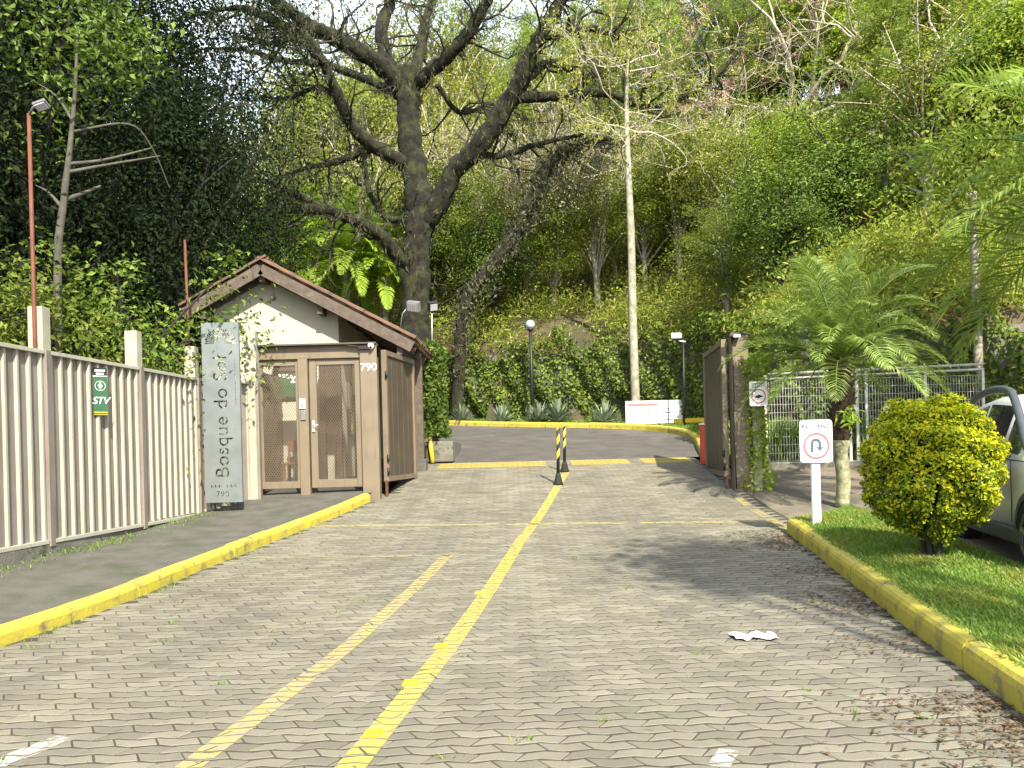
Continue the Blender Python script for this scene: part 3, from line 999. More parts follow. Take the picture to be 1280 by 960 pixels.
while len(C) < 60000:
    k = RNG.choice(n - 1, p=seg / seg.sum()); t = RNG.uniform()
    x, yv = wall_line[k] * (1 - t) + wall_line[k + 1] * t
    if abs(x) > 0.72 * yv + 1 or x > 14: continue
    b = tops[k][0] * (1 - t) + tops[k + 1][0] * t; nrm = tops[k][1]
    hgt = RNG.uniform(-0.05, WALL_H + 0.30 + 0.45 * math.sin(x * 1.7 + yv) * math.sin(x * 0.6 + 1.0) + 0.25 * math.sin(x * 4.1))
    lump = 0.14 + 0.20 * (math.sin(x * 2.1 + yv * 1.3) * math.sin(hgt * 2.4 + x) + 0.6 * math.sin(x * 5.3 - yv * 3.1 + hgt * 4.0))
    dep = 0.16 + max(0, lump) + abs(RNG.normal(0, 0.07))
    C.append((x + nrm[0] * dep, yv + nrm[1] * dep, b + hgt)); OUTN.append((nrm[0] * 0.9, nrm[1] * 0.9, 0.35))
G = Geo(); G.leaves(C, 0.115, RNG, aspect=0.8, up=0.2, out=np.array(OUTN), droop=0.6)
tag(G.build('ivy', 'ivy', wroot), kind='stuff')

# ================================================================== THINGS LEFT OF THE DRIVE
X, Y_, Z = Vector((1, 0, 0)), Vector((0, 1, 0)), Vector((0, 0, 1))

# ---- cream steel fence
FB, FT = 0.56, 2.75                     # bottom and top of the sheets
fence = thing('steel_fence', 'long cream fence of ribbed steel sheets along the pavement', 'fence', (FX(10), 10.0, 0.45))

def f_at(y, off=0.0):
    """point on the fence line, off metres towards the road"""
    return Vector((FX(y) + off, y, 0))

panels = [(5.30, 7.55), (7.67, 9.54), (9.66, 11.58), (11.70, 13.42)]
sl = Geo(); sl.box((0, 0, (FT - FB) / 2 - 0.03), (0.040, 0.035, FT - FB - 0.07))
slat_me = sl.mesh('slat'); slat_me.materials.append(M['fence_cream'])
for (a, b) in panels:
    n = max(2, round((b - a) / 0.2))
    G = Geo(); G.bar(f_at(a, -0.01) + Z * (FB + (FT - FB) / 2), f_at(b, -0.01) + Z * (FB + (FT - FB) / 2), 0.012, FT - FB - 0.06)
    G.build('sheet', 'fence_taupe_shade', fence)
    for zz in (FT - 0.02, FB + 0.01):
        G = Geo(); G.bar(f_at(a, 0.02) + Z * zz, f_at(b, 0.02) + Z * zz, 0.075, 0.045)
        G.build('rail', 'fence_cream', fence, bev=0.004)
    for i in range(n + 1):
        yv = a + 0.03 + (b - a - 0.06) * i / n
        p = f_at(yv, 0.018) + Z * (FB + 0.03)
        part('slat', slat_me, fence, p - WL[fence.name])
for yv in (7.61, 9.60, 11.64, 13.46):
    G = Geo(); G.box(f_at(yv, 0.02) + Z * ((FB + FT) / 2 - 0.02), (0.09, 0.10, FT - FB + 0.05)); G.build('post', 'fence_taupe_shade', fence, bev=0.004)
    G = Geo(); G.box(f_at(yv + 0.12, -0.115) + Z * (1.75), (0.17, 0.17, 3.04)); G.build('pillar', 'pillar_cement', fence, bev=0.006)
G = Geo(); G.bar(f_at(5.2, -0.04) + Z * 0.40, f_at(13.3, -0.04) + Z * 0.47, 0.16, 0.30); G.build('plinth', 'cement', fence, bev=0.01)
# last section turns towards the gate
e0, e1 = Vector((FX(13.5) + 0.02, 13.55, 0)), Vector((-4.46, 14.42, 0))
dv = (e1 - e0).normalized(); nv = Vector((dv.y, -dv.x, 0))
G = Geo(); G.bar(e0 + Z * 1.68, e1 + Z * 1.68, 0.012, FT - FB - 0.06); G.build('sheet', 'fence_taupe_shade', fence)
for zz in (FT - 0.02, FB + 0.06):
    G = Geo(); G.bar(e0 + nv * 0.03 + Z * zz, e1 + nv * 0.03 + Z * zz, 0.07, 0.045); G.build('rail', 'fence_cream', fence, bev=0.004)
for i in range(6):
    p = e0 + (e1 - e0) * ((i + 0.5) / 6) + nv * 0.035
    part('slat', slat_me, fence, p + Z * (FB + 0.05) - WL[fence.name], (0, 0, math.atan2(dv.y, dv.x) - math.pi / 2))
G = Geo(); G.box(e1 + Vector((0.03, 0.0, 2.12)), (0.20, 0.20, 3.0)); G.build('pillar', 'pillar_cement', fence, bev=0.008)
G = Geo(); G.box(e1 + Vector((0.14, -0.06, 1.70)), (0.05, 0.12, 2.10)); G.build('post', 'fence_taupe_shade', fence, bev=0.004)

# ---- security plate on the fence
p0 = Vector((FX(10.60) + 0.065, 10.60, 2.35))
plate = thing('security_sign', 'small black and green security plate wired to the cream fence', 'sign', p0)
fux = Vector((0.86, -0.51, 0)).normalized() * -1     # faces the road and the camera
fux = Vector((0.80, 0.60, 0)).normalized()
fn = fux.cross(Z)
G = Geo(); G.prism(rrect(0.165, 0.60, 0.006), p0 - fn * 0.004, fux, Z, -0.0 + 0.006); G.build('plate', 'print_black', plate)
def on_plate(a, b, lift=0.004):
    return p0 + fux * a + Z * b + fn * lift
def rect_on(name, a, b, w, h, m, lift=0.0035):
    G = Geo(); G.prism([(-w / 2, -h / 2), (w / 2, -h / 2), (w / 2, h / 2), (-w / 2, h / 2)], on_plate(a, b, lift), fux, Z, 0.001); return G.build(name, m, plate)
rect_on('field', 0, -0.035, 0.163, 0.44, 'print_green')
rect_on('band', 0, -0.265, 0.163, 0.02, 'print_lime')
rect_on('band', 0, -0.292, 0.163, 0.012, 'print_lime')
rect_on('stripe', 0, 0.192, 0.163, 0.008, 'print_white')
lettering('lettering', 'STV', 0.125, plate, on_plate(0.0, -0.12, 0.006), fux, Z, 'print_white', shear=0.25, space=0.9)
for bb, ww in ((0.262, 0.12), (0.222, 0.09)):
    for i in range(6):
        rect_on('small_print', -ww / 2 + ww * (i + 0.5) / 6, bb, ww / 7.5, 0.022, 'print_white', 0.0055)
G = Geo(); ring(G, on_plate(0, 0.07, 0.0055), fux, Z, 0.058, 0.062, 0.001)
G.prism([(0, 0.048), (-0.026, 0.0), (0, -0.048), (0.026, 0.0)], on_plate(0, 0.07, 0.0055), fux, Z, 0.001); G.build('emblem', 'print_white', plate)
G = Geo(); G.prism([(0, 0.022), (-0.010, 0.0), (0, -0.022), (0.010, 0.0)], on_plate(0, 0.07, 0.0072), fux, Z, 0.001); G.build('emblem_core', 'print_green', plate)
for zz in (0.03, -0.27):
    G = Geo(); G.cyl(on_plate(-0.09, zz, 0), on_plate(-0.30, zz + 0.0, -0.10), 0.003, 5); G.build('wire', 'steel_grey', plate)

# ---- sheet-metal name board with cut-out letters
TB = at(281, 628, 13.35)
tx0, tx1 = at(263, 628, 13.35).x, at(301, 628, 13.35).x
TW = 0.59; THT = 2.86
tc = Vector(((tx0 + tx1) / 2 - 0.02, 13.35, TB.z))
totem = thing('name_board', 'tall grey sheet-metal board with cut-out sun and vertical lettering', 'sign', tc)
cu = bpy.data.curves.new('board', 'CURVE'); cu.dimensions = '2D'; cu.fill_mode = 'BOTH'; cu.extrude = 0.004
def add_spline(pts):
    sp = cu.splines.new('POLY'); sp.points.add(len(pts) - 1)
    for q, (a, b) in zip(sp.points, pts):
        q.co = (a, b, 0, 1)
    sp.use_cyclic_u = True
add_spline([(-TW / 2, 0), (TW / 2, 0), (TW / 2, THT), (-TW / 2, THT)])
for i in range(23):                              # rays of the rising sun
    a = math.pi * i / 22; c, s_ = math.cos(a), math.sin(a)
    r0, r1 = 0.10, 0.245 if i % 2 == 0 else 0.235
    wd0, wd1 = 0.004, 0.0085
    oy = THT - 0.33
    add_spline([(c * r0 - s_ * wd0, oy + s_ * r0 + c * wd0), (c * r1 - s_ * wd1, oy + s_ * r1 + c * wd1), (c * r1 + s_ * wd1, oy + s_ * r1 - c * wd1), (c * r0 + s_ * wd0, oy + s_ * r0 - c * wd0)])
def cut_text(txt, size, cx, cy, rot, space=1.0):
    t = bpy.data.curves.new('t', 'FONT'); t.body = txt; t.size = size; t.align_x = 'CENTER'; t.align_y = 'CENTER'; t.space_character = space
    t.resolution_u = 4
    ob = bpy.data.objects.new('t', t); COL.objects.link(ob)
    dg = bpy.context.evaluated_depsgraph_get()
    cc = ob.evaluated_get(dg).to_curve(dg)
    c, s_ = math.cos(rot), math.sin(rot)
    for sp in cc.splines:
        pts = []
        if sp.type == 'BEZIER':
            bp = sp.bezier_points; n_ = len(bp)
            for i in range(n_):
                a, b = bp[i], bp[(i + 1) % n_]
                for tt in (0, 0.25, 0.5, 0.75):
                    u = 1 - tt
                    q = a.co * u ** 3 + a.handle_right * 3 * u * u * tt + b.handle_left * 3 * u * tt * tt + b.co * tt ** 3
                    pts.append((q.x, q.y))
        else:
            pts = [(q.co.x, q.co.y) for q in sp.points]
        add_spline([(cx + x * c - y * s_, cy + x * s_ + y * c) for x, y in pts])
    ob.evaluated_get(dg).to_curve_clear()
    bpy.data.objects.remove(ob)
cut_text('Bosque do Sol', 0.315, -0.005, 1.36, math.pi / 2, 1.06)
cut_text('790', 0.125, -0.02, 0.13, 0, 1.15)
for i in range(7):                              # the small line above the number
    xx = -0.20 + i * 0.062
    if i == 3: continue
    add_spline([(xx, 0.235), (xx + 0.014, 0.235), (xx + 0.014, 0.285), (xx, 0.285)])
    add_spline([(xx + 0.022, 0.25), (xx + 0.042, 0.25), (xx + 0.042, 0.259), (xx + 0.022, 0.259)])
for i in range(20):                             # small line beside the name
    yy = 1.55 + i * 0.036
    add_spline([(0.215, yy), (0.232, yy), (0.232, yy + 0.012), (0.215, yy + 0.012)])
ob = bpy.data.objects.new('board_t', cu); COL.objects.link(ob)
dg = bpy.context.evaluated_depsgraph_get()
me = bpy.data.meshes.new_from_object(ob.evaluated_get(dg))
bpy.data.objects.remove(ob)
me.transform(Matrix.Rotation(math.radians(90), 4, 'X'))
me.materials.clear(); me.materials.append(M['zinc'])
bd = part('board', me, totem, (0, 0, 0.0))
for sx in (-1, 1):
    G = Geo(); G.box(tc + Vector((sx * (TW / 2 - 0.012), 0.03, THT / 2)), (0.022, 0.05, THT - 0.01)); G.build('edge_fold', 'zinc', totem)
G = Geo(); G.box(tc + Vector((-0.12, 0.10, THT / 2 - 0.35)), (0.05, 0.05, THT - 0.5)); G.build('stay', 'steel_grey', totem)

# ---- rusty lamp poles behind the fence
def lamp_pole(label, pb, pt, r, lamp=True):
    t = thing('lamp_pole', label, 'lamp pole', pb, group='rust-red lamp poles behind the cream fence')
    G = Geo(); G.tube([pb, (pb + pt) / 2, pt], [r, r * 0.95, r * 0.85], 10); G.build('pole', 'rust', t)
    if lamp:
        G = Geo(); G.tube([pt - Z * 0.03, pt + Vector((0.08, -0.05, 0.05)), pt + Vector((0.16, -0.08, 0.06))], 0.014, 8); G.build('bracket', 'steel_grey', t)
        Mt = Euler((math.radians(-25), math.radians(-18), 0)).to_matrix()
        G = Geo(); G.box(pt + Vector((0.20, -0.10, 0.05)), (0.15, 0.12, 0.04), m=Mt); hd = G.build('floodlight', 'steel_grey', t, bev=0.008)
        G = Geo(); G.box(pt + Vector((0.20, -0.105, 0.05)) - Mt @ Vector((0, 0, 0.03)), (0.12, 0.09, 0.012), m=Mt); G.build('lens', 'lens', hd)
    return t
pa = at(44, 470, 9.62); pa.z = 0.4
lamp_pole('tall rust-red lamp pole with floodlight beside the nearest cement pillar', Vector((at(44, 420, 9.62).x, 9.62, 0.4)), at(36, 142, 9.62), 0.025)
lamp_pole('thin rust-red pole without a lamp behind the metal name board', Vector((at(238, 420, 14.6).x, 14.6, 0.6)), at(231, 300, 14.6), 0.026, False)

# ---- guardhouse
HX0, HX1 = -5.62, -3.25                 # walls
HY0, HY1 = 16.02, 21.4
RX, RZ = -4.58, 5.08                    # ridge
RY0, RY1 = 15.62, 21.9
SLP = 0.545
EL, ER = -6.05, -1.80                   # eaves
hb = 0.80
def rz(x): return RZ - SLP * abs(x - RX)
house = thing('guardhouse', 'small cream guardhouse with a red tiled gable roof', 'building', (-4.4, HY0, hb))
u_th = 0.16
G = Geo()
gab = [(HX0, hb - 0.3), (HX1, hb - 0.3), (HX1, rz(HX1) - u_th), (RX, RZ - u_th), (HX0, rz(HX0) - u_th)]
nn = len(gab)
V = [(a, HY0, b) for a, b in gab] + [(a, HY1, b) for a, b in gab]
G.poly(V, [tuple(range(nn)), tuple(range(nn, 2 * nn))[::-1]] + [(i, nn + i, nn + (i + 1) % nn, (i + 1) % nn) for i in range(nn)])
wl = G.build('wall', 'plaster', house)
# boarded ceiling slopes, rafters and fascia
G = Geo()
for xe in (EL, ER):
    for (o1, o2) in ((0.0, 0.05),):
        V = [(RX, RY0, RZ - 0.09), (xe, RY0, rz(xe) - 0.09), (xe, RY1, rz(xe) - 0.09), (RX, RY1, RZ - 0.09)]
        W = [(a, b, c + 0.035) for a, b, c in V]
        G.poly(V + W, [(0, 1, 2, 3), (7, 6, 5, 4), (0, 4, 5, 1), (1, 5, 6, 2), (2, 6, 7, 3), (3, 7, 4, 0)])
roof = G.build('roof', 'dark_wood', house)
for xe in (EL, ER):
    G = Geo(); G.bar((RX, RY0 - 0.02, RZ - 0.14), (xe, RY0 - 0.02, rz(xe) - 0.14), 0.045, 0.20, up=(0, 0, 1)); G.build('fascia_board', 'beam_wood', roof)
    for i in range(7):
        yv = RY0 + 0.35 + i * 0.92
        x0_, x1_ = (xe, RX)
        G = Geo(); G.bar((xe, yv, rz(xe) - 0.18), (RX, yv, RZ - 0.18), 0.07, 0.13); G.build('rafter', 'beam_wood', roof)
G = Geo(); G.bar((RX, RY0 + 0.04, RZ - 0.27), (RX, HY0 + 0.3, RZ - 0.27), 0.11, 0.16); G.build('ridge_beam', 'beam_wood', roof)
for xx in (HX0 - 0.09, -3.52, -2.05):
    G = Geo(); G.bar((xx, RY0 + 0.06, rz(xx) - 0.32), (xx, RY1 - 0.1, rz(xx) - 0.32), 0.10, 0.16); G.build('purlin', 'beam_wood', roof)
# clay tiles: courses of half-round tiles, the front and eave ones as single pieces
def half_tile(L=0.42, r=0.085, cup=False):
    G = Geo(); n_ = 6; V = []
    for k, yy in enumerate((0, L)):
        rr = r * (1.0 if k == 0 else 0.86)
        for (q, t_) in ((rr, 0), (rr - 0.014, 1)):
            for i in range(n_ + 1):
                a = math.pi * i / n_
                V.append((q * math.cos(a), yy, q * math.sin(a) * (-0.8 if cup else 0.8)))
    m = n_ + 1
    F = []
    for i in range(n_):
        F += [(i, i + 1, 2 * m + i + 1, 2 * m + i), (m + i + 1, m + i, 3 * m + i, 3 * m + i + 1), (i + 1, i, m + i, m + i + 1)]
    F += [(0, 2 * m, 3 * m, m), (n_, m + n_, 3 * m + n_, 2 * m + n_)]
    G.poly(V, F); return G
tg = half_tile(); tile_me = tg.mesh('tile'); tile_me.materials.append(M['tile'])
rest = Geo(); tv = np.concatenate(tg.v)
ang = math.atan(SLP)
single = 0
for sd, xe in ((1, ER), (-1, EL)):
    Ls = abs(xe - RX) / math.cos(ang)
    ncourse = int(Ls / 0.36) + 1
    ncol = int((RY1 - RY0) / 0.185)
    for cidx in range(ncourse):
        s_ = Ls + 0.06 - cidx * 0.36            # lower end of this course, measured from the ridge
        if s_ < 0.1: continue
        for k in range(ncol + 1):
            yv = RY0 + 0.02 + k * 0.185 + random.gauss(0, 0.006)
            for low in (0, 1):
                if low and k == 0: continue
                q = Vector((RX + sd * s_ * math.cos(ang), yv - (0.092 if low else 0), RZ - s_ * math.sin(ang) - 0.01 + (0.0 if low else 0.035) + 0.012))
                # local +y runs up the slope
                uy = Vector((-sd * math.cos(ang), 0, math.sin(ang)))
                ux = Vector((0, 1 * sd, 0)); uz = ux.cross(uy)
                Mt = Matrix((ux, uy, uz)).transposed()
                if low: Mt = Mt @ Matrix(((1, 0, 0), (0, 1, 0), (0, 0, -1)))
                if (k <= 1 or cidx == 0) and single < 240 and not low:
                    ob = part('tile', tile_me, roof, (0, 0, 0)); ob.matrix_local = Matrix.Translation(q - WL[roof.name]) @ (Mt.to_4x4() @ Matrix.Rotation(random.gauss(0, 0.03), 4, 'Z'))
                    single += 1
                else:
                    V = (tv @ np.array(Mt).T) + np.array(q)
                    F = [tuple(f) for f in np.split(np.concatenate(tg.li), np.cumsum(np.concatenate(tg.lt))[:-1])]
                    rest.poly(V, F)
tag(rest.build('tile_courses', 'tile', roof), kind='stuff')
rd = half_tile(0.42, 0.115); rd_me = rd.mesh('ridge_tile'); rd_me.materials.append(M['tile'])
for k in range(16):
    part('ridge_tile', rd_me, roof, Vector((RX, RY0 - 0.02 + k * 0.385, RZ + 0.02)) - WL[roof.name], (0, 0, 0))
# porch posts, stone foot, side door and window in the shade
for yv in (17.55, 21.3):
    G = Geo(); G.box((-1.93, yv, 1.75 + 0.65), (0.19, 0.19, 2.2)); G.build('porch_post', 'beam_wood', house, bev=0.01)
    G = Geo(); G.box((-1.95, yv, 1.07 - 0.1), (0.34, 0.36, 0.70)); G.build('post_foot', 'stone', house, bev=0.03)
for k, (yy, zz) in enumerate(((16.35, 1.0), (16.75, 1.0), (17.1, 1.02), (16.5, 1.24), (16.95, 1.25))):
    G = Geo(); G.box((-2.28, yy, zz), (0.30, 0.36, 0.22), rz=random.gauss(0, 0.05)); G.build('stone', 'stone', house, bev=0.03)
G = Geo(); G.box((HX1 + 0.02, 18.6, hb + 1.15), (0.05, 0.9, 2.1)); dr = G.build('door', 'dark_wood', house, bev=0.01)
G = Geo(); G.cyl((HX1 + 0.05, 18.95, hb + 1.1), (HX1 + 0.10, 18.95, hb + 1.1), 0.02, 8); G.build('handle', 'steel_grey', dr)
G = Geo(); G.box((HX1 + 0.015, 17.2, hb + 1.55), (0.04, 1.0, 1.0)); wn_ = G.build('window', 'car_glass', house)
G = Geo()
for a in (-0.52, 0.52, 0): G.box((HX1 + 0.04, 17.2 + a, hb + 1.55), (0.05, 0.05, 1.06))
for b in (-0.52, 0.52): G.box((HX1 + 0.042, 17.2, hb + 1.55 + b), (0.05, 1.0, 0.05))
G.build('frame', 'beam_wood', wn_)
G = Geo(); G.cyl((-2.75, 16.2, rz(-2.75) - 0.2), (-2.75, 21.5, rz(-2.75) - 0.2), 0.06, 8); G.build('porch_beam', 'beam_wood', house)
# round lamp high on the gable and a conduit
gl = at(341, 372, HY0 - 0.03)
G = Geo(); G.cyl(gl + Y_ * 0.03, gl - Y_ * 0.03, 0.05, 14); wlmp = G.build('wall_lamp', 'steel_grey', house)
G = Geo(); G.lathe([(0.0, 0.05), (0.03, 0.045), (0.045, 0.02), (0.05, 0)], 14, (0, 0, 0)); G2 = Geo()
G2.cyl(gl - Y_ * 0.03, gl - Y_ * 0.075, 0.042, 14, 0.02); G2.build('globe', 'globe', wlmp)
G = Geo(); G.cyl(gl + Vector((0.01, 0.02, 0.05)), gl + Vector((0.01, 0.02, 0.36)), 0.006, 6); G.build('conduit', 'plaster', house)

# flood lights above the eave
fl = at(517, 383, 16.6)
t = thing('floodlight', 'square floodlight with bright face above the guardhouse eave', 'floodlight', at(503, 420, 16.6), group='floodlights on the guardhouse eave')
b0 = at(500, 412, 16.6)
G = Geo(); G.tube([b0, at(503, 392, 16.6), at(508, 386, 16.6)], 0.012, 6); G.build('bracket', 'steel_grey', t)
Mt = Euler((math.radians(25), math.radians(10), math.radians(-20))).to_matrix()
G = Geo(); G.box(fl, (0.26, 0.12, 0.20), m=Mt); hd = G.build('housing', 'steel_grey', t, bev=0.01)
G = Geo(); G.box(fl + Mt @ Vector((0, -0.065, 0)), (0.22, 0.012, 0.16), m=Mt); G.build('lens', 'lens', hd)
G = Geo()
for k in range(6): G.box(fl + Mt @ Vector((-0.1 + k * 0.04, -0.075, 0)), (0.008, 0.012, 0.16), m=Mt)
G.build('grille', 'steel_grey', hd)
f2 = at(541, 383, 19.0)
t = thing('floodlight', 'dark floodlight on a thin stalk beyond the guardhouse roof', 'floodlight', at(540, 433, 19.0), group='floodlights on the guardhouse eave')
G = Geo(); G.tube([at(540, 436, 19.0), at(540, 392, 19.0)], 0.014, 6); G.build('stalk', 'galvanised', t)
Mt = Euler((math.radians(30), math.radians(-10), math.radians(25))).to_matrix()
G = Geo(); G.box(f2, (0.22, 0.12, 0.22), m=Mt); hd = G.build('housing', 'black_paint', t, bev=0.01)
G = Geo(); G.box(f2 + Mt @ Vector((0, -0.065, 0)), (0.17, 0.012, 0.15), m=Mt); G.build('lens', 'lens', hd)
# small cameras under the eave
for k, (px_, py_, lab) in enumerate(((500, 437, 'small white camera under the eave above the gate leaf'), (524, 440, 'small dark camera beneath the tile ends of the eave'))):
    q = at(px_, py_, 16.4 + k)
    t = thing('camera', lab, 'camera', q)
    G = Geo(); G.cyl(q, q + Vector((0.02, -0.16, -0.04)), 0.035, 10); G.build('body', 'white_enamel' if k == 0 else 'steel_grey', t)
    G = Geo(); G.cyl(q + Vector((0.02, -0.16, -0.04)), q + Vector((0.022, -0.17, -0.042)), 0.028, 10); G.build('lens', 'black_paint', t)
    G = Geo(); G.cyl(q + Vector((0, -0.05, 0.02)), q + Vector((0, -0.05, 0.22)), 0.012, 6); G.build('mount', 'steel_grey', t)

# ---- pedestrian gate with perforated screens
CY = 14.6
gz = 0.80
def cx(px_): return at(px_, 560, CY).x
def cz(px_, py_): return at(px_, py_, CY).z
ztop = cz(400, 433) 
cage = thing('pedestrian_gate', 'brown steel entrance gate with perforated screens and number 790', 'gate', (cx(395), CY, gz))
xa, xb_ = cx(324), cx(475)
G = Geo(); G.bar((xa, CY, ztop - 0.11), (xb_, CY, ztop - 0.11), 0.16, 0.22); G.build('top_beam', 'gate_brown', cage, bev=0.008)
G = Geo(); G.bar((xa, CY - 0.05, ztop + 0.015), (xb_, CY - 0.05, ztop + 0.015), 0.30, 0.03); G.build('capping', 'gate_dark', cage, bev=0.004)
zb = gz - 0.02
for (p_, q_) in ((376, 388), ):
    G = Geo(); G.box(((cx(p_) + cx(q_)) / 2, CY - 0.01, (zb + ztop - 0.22) / 2 - 0.03), (cx(q_) - cx(p_), 0.15, ztop - 0.22 - zb + 0.06)); G.build('post', 'gate_brown', cage, bev=0.008)
pw = cx(475) - cx(454)
pil = Geo(); pil.box(((cx(475) + cx(454)) / 2, CY - 0.02, (0.62 + ztop - 0.0) / 2), (pw, 0.20, ztop - 0.01 - 0.62)); pil_o = pil.build('number_panel', 'gate_brown', cage, bev=0.008)
lettering('house_number', '790', 0.185, cage, ((cx(475) + cx(454)) / 2 + 0.005, CY - 0.125, cz(463, 460)), X, Z, 'print_white', ext=0.004, space=1.05)

def lattice(xa_, xb2, za, zb2, yv, pitch=0.042, w=0.007):
    """expanded metal: two families of slanted strands cut to a rectangle"""
    G = Geo()
    sl_ = 1.55
    W, H = xb2 - xa_, zb2 - za
    for sg in (1, -1):
        k = -int(H / sl_ / pitch) - 2
        while k * pitch < W + H / sl_ + pitch:
            # line x = k*pitch + sg * z / sl_
            pts = []
            x0_ = k * pitch if sg > 0 else k * pitch
            # param z in [0,H]
            z_lo, z_hi = 0.0, H
            # x = x0 + sg*z/sl_
            if sg > 0:
                z_lo = max(0, (0 - x0_) * sl_); z_hi = min(H, (W - x0_) * sl_)
            else:
                z_lo = max(0, (x0_ - W) * sl_); z_hi = min(H, x0_ * sl_)
            if z_hi - z_lo > 0.01:
                a = Vector((xa_ + x0_ + sg * z_lo / sl_, yv, za + z_lo)); b = Vector((xa_ + x0_ + sg * z_hi / sl_, yv, za + z_hi))
                d = (b - a).normalized(); s2 = Vector((d.z, 0, -d.x)) * w / 2
                yy = Vector((0, 0.0015 * sg, 0))
                G.poly([tuple(q) for q in (a - s2 + yy, a + s2 + yy, b + s2 + yy, b - s2 + yy)], [(0, 1, 2, 3)])
            k += 1
    return G

def screen_door(nm, xL, xR, zL, zH, fl_, fr_, ft_, fb_, dpt=0.06):
    G = Geo(); G.box((xL + fl_ / 2, CY, (zL + zH) / 2), (fl_, dpt, zH - zL)); dd = G.build(nm, 'gate_brown', cage, bev=0.004)
    if fr_:
        G = Geo(); G.box((xR - fr_ / 2, CY, (zL + zH) / 2), (fr_, dpt, zH - zL)); G.build('stile', 'gate_brown', dd, bev=0.004)
    for (zz, hh) in ((zH - ft_ / 2, ft_), (zL + fb_ / 2, fb_)):
        G = Geo(); G.box(((xL + fl_ + xR - fr_) / 2, CY, zz), (xR - xL - fl_ - fr_, dpt - 0.006, hh)); G.build('rail', 'gate_brown', dd, bev=0.004)
    lt_ = lattice(xL + fl_, xR - fr_, zL + fb_, zH - ft_, CY)
    s = lt_.build('mesh_screen', 'mesh_steel', dd); s['kind'] = 'stuff'
    return dd
d_bot = gz + 0.10
door = screen_door('door', cx(389.5), cx(453.0), d_bot, ztop - 0.225, cx(398) - cx(389.5), cx(453) - cx(446), 0.10, 0.14)
fixp = screen_door('fixed_panel', cx(327), cx(375.5), d_bot, ztop - 0.225, 0.05, 0.05, 0.10, 0.12)
hp = Vector((cx(393.5), CY - 0.045, cz(393, 533)))
G = Geo(); G.box(hp, (0.05, 0.02, 0.20)); hnd = G.build('handle', 'galvanised', door, bev=0.004)
G = Geo(); G.tube([hp + Vector((0, -0.01, 0.02)), hp + Vector((0, -0.06, 0.02)), hp + Vector((0.10, -0.06, 0.02))], 0.009, 6); G.build('lever', 'galvanised', hnd)
ip = Vector((cx(381), CY - 0.095, cz(381, 505)))
t = thing('intercom', 'white intercom with grey reader below it on the gate post', 'intercom', ip)
G = Geo(); G.box(ip, (0.10, 0.03, 0.17)); G.build('body', 'white_enamel', t, bev=0.006)
G = Geo(); G.box(ip + Vector((0, -0.017, -0.03)), (0.07, 0.004, 0.06)); G.build('keypad', 'sign_grey', t)
G = Geo(); G.box(ip + Vector((0.01, 0, -0.20)), (0.09, 0.03, 0.17)); G.build('reader', 'steel_grey', t, bev=0.006)
# black closer and dome camera on the number panel
q = Vector((cx(461), CY - 0.16, cz(461, 436)))
G = Geo(); G.box(q, (0.20, 0.05, 0.05)); G.bar(q + Vector((-0.08, -0.01, 0.02)), q + Vector((-0.30, -0.02, 0.05)), 0.02, 0.015); G.build('door_closer', 'black_paint', cage, bev=0.004)
q = Vector((cx(469), CY - 0.17, cz(469, 434)))
t = thing('camera', 'white dome camera above the house number', 'camera', q)
G = Geo(); G.lathe([(0.0, 0.05), (0.045, 0.045), (0.055, 0.02), (0.055, -0.01), (0.035, -0.045), (0.0, -0.055)], 14, tuple(q)); G.build('housing', 'white_enamel', t)
G = Geo(); G.cyl(q + Vector((0, -0.035, -0.02)), q + Vector((0, -0.056, -0.026)), 0.022, 10); G.build('lens', 'black_paint', t)
# side wall of the cage, notice board and things inside
G = Geo(); G.bar((xa + 0.02, CY + 0.1, 1.9), (xa + 0.02, HY0, 1.9), 0.03, 2.1); G.build('side_sheet', 'gate_brown', cage)
G = Geo(); G.bar((xa, CY + 0.08, ztop - 0.06), (xa, HY0, ztop - 0.06), 0.10, 0.12); G.build('side_beam', 'gate_brown', cage)
nb = at(360, 466, HY0 - 0.03)
t = thing('notice_board', 'dark green notice board with white drawing on the guardhouse wall', 'notice board', nb)
G = Geo(); G.box(nb + Vector((0.05, 0, 0)), (0.62, 0.04, 1.02)); G.build('frame', 'black_paint', t, bev=0.006)
G = Geo(); G.box(nb + Vector((0.05, -0.024, -0.24)), (0.54, 0.008, 0.46)); G.build('panel', 'print_green', t)
G = Geo(); G.box(nb + Vector((0.05, -0.024, 0.24)), (0.54, 0.008, 0.42)); G.build('panel', 'gate_dark', t)
lettering('drawing', '4', 0.34, t, nb + Vector((0.13, -0.032, -0.17)), X, Z, 'print_white')
for k in range(3):
    lettering('small_print', ('\u2022' if k else '\u2022') * 3, 0.20, t, nb + Vector((-0.08 + 0.08 * k, -0.033, -0.06 - 0.02 * k)), X, Z, 'print_white')
q = Vector((cx(350) + 0.05, 15.5, gz + 0.06))
t = thing('wooden_chair', 'reddish wooden chair standing behind the fixed gate screen', 'chair', q)
for sx in (-1, 1):
    for sy in (-1, 1):
        G = Geo(); G.box(q + Vector((sx * 0.18, sy * 0.18, 0.22 if sy < 0 else 0.45)), (0.04, 0.04, 0.44 if sy < 0 else 0.90)); G.build('leg', 'terracotta', t)
G = Geo(); G.box(q + Vector((0, 0, 0.46)), (0.44, 0.44, 0.04)); G.build('seat', 'terracotta', t, bev=0.008)
G = Geo(); G.box(q + Vector((0, 0.19, 0.78)), (0.34, 0.025, 0.22)); G.build('backrest', 'terracotta', t, bev=0.006)
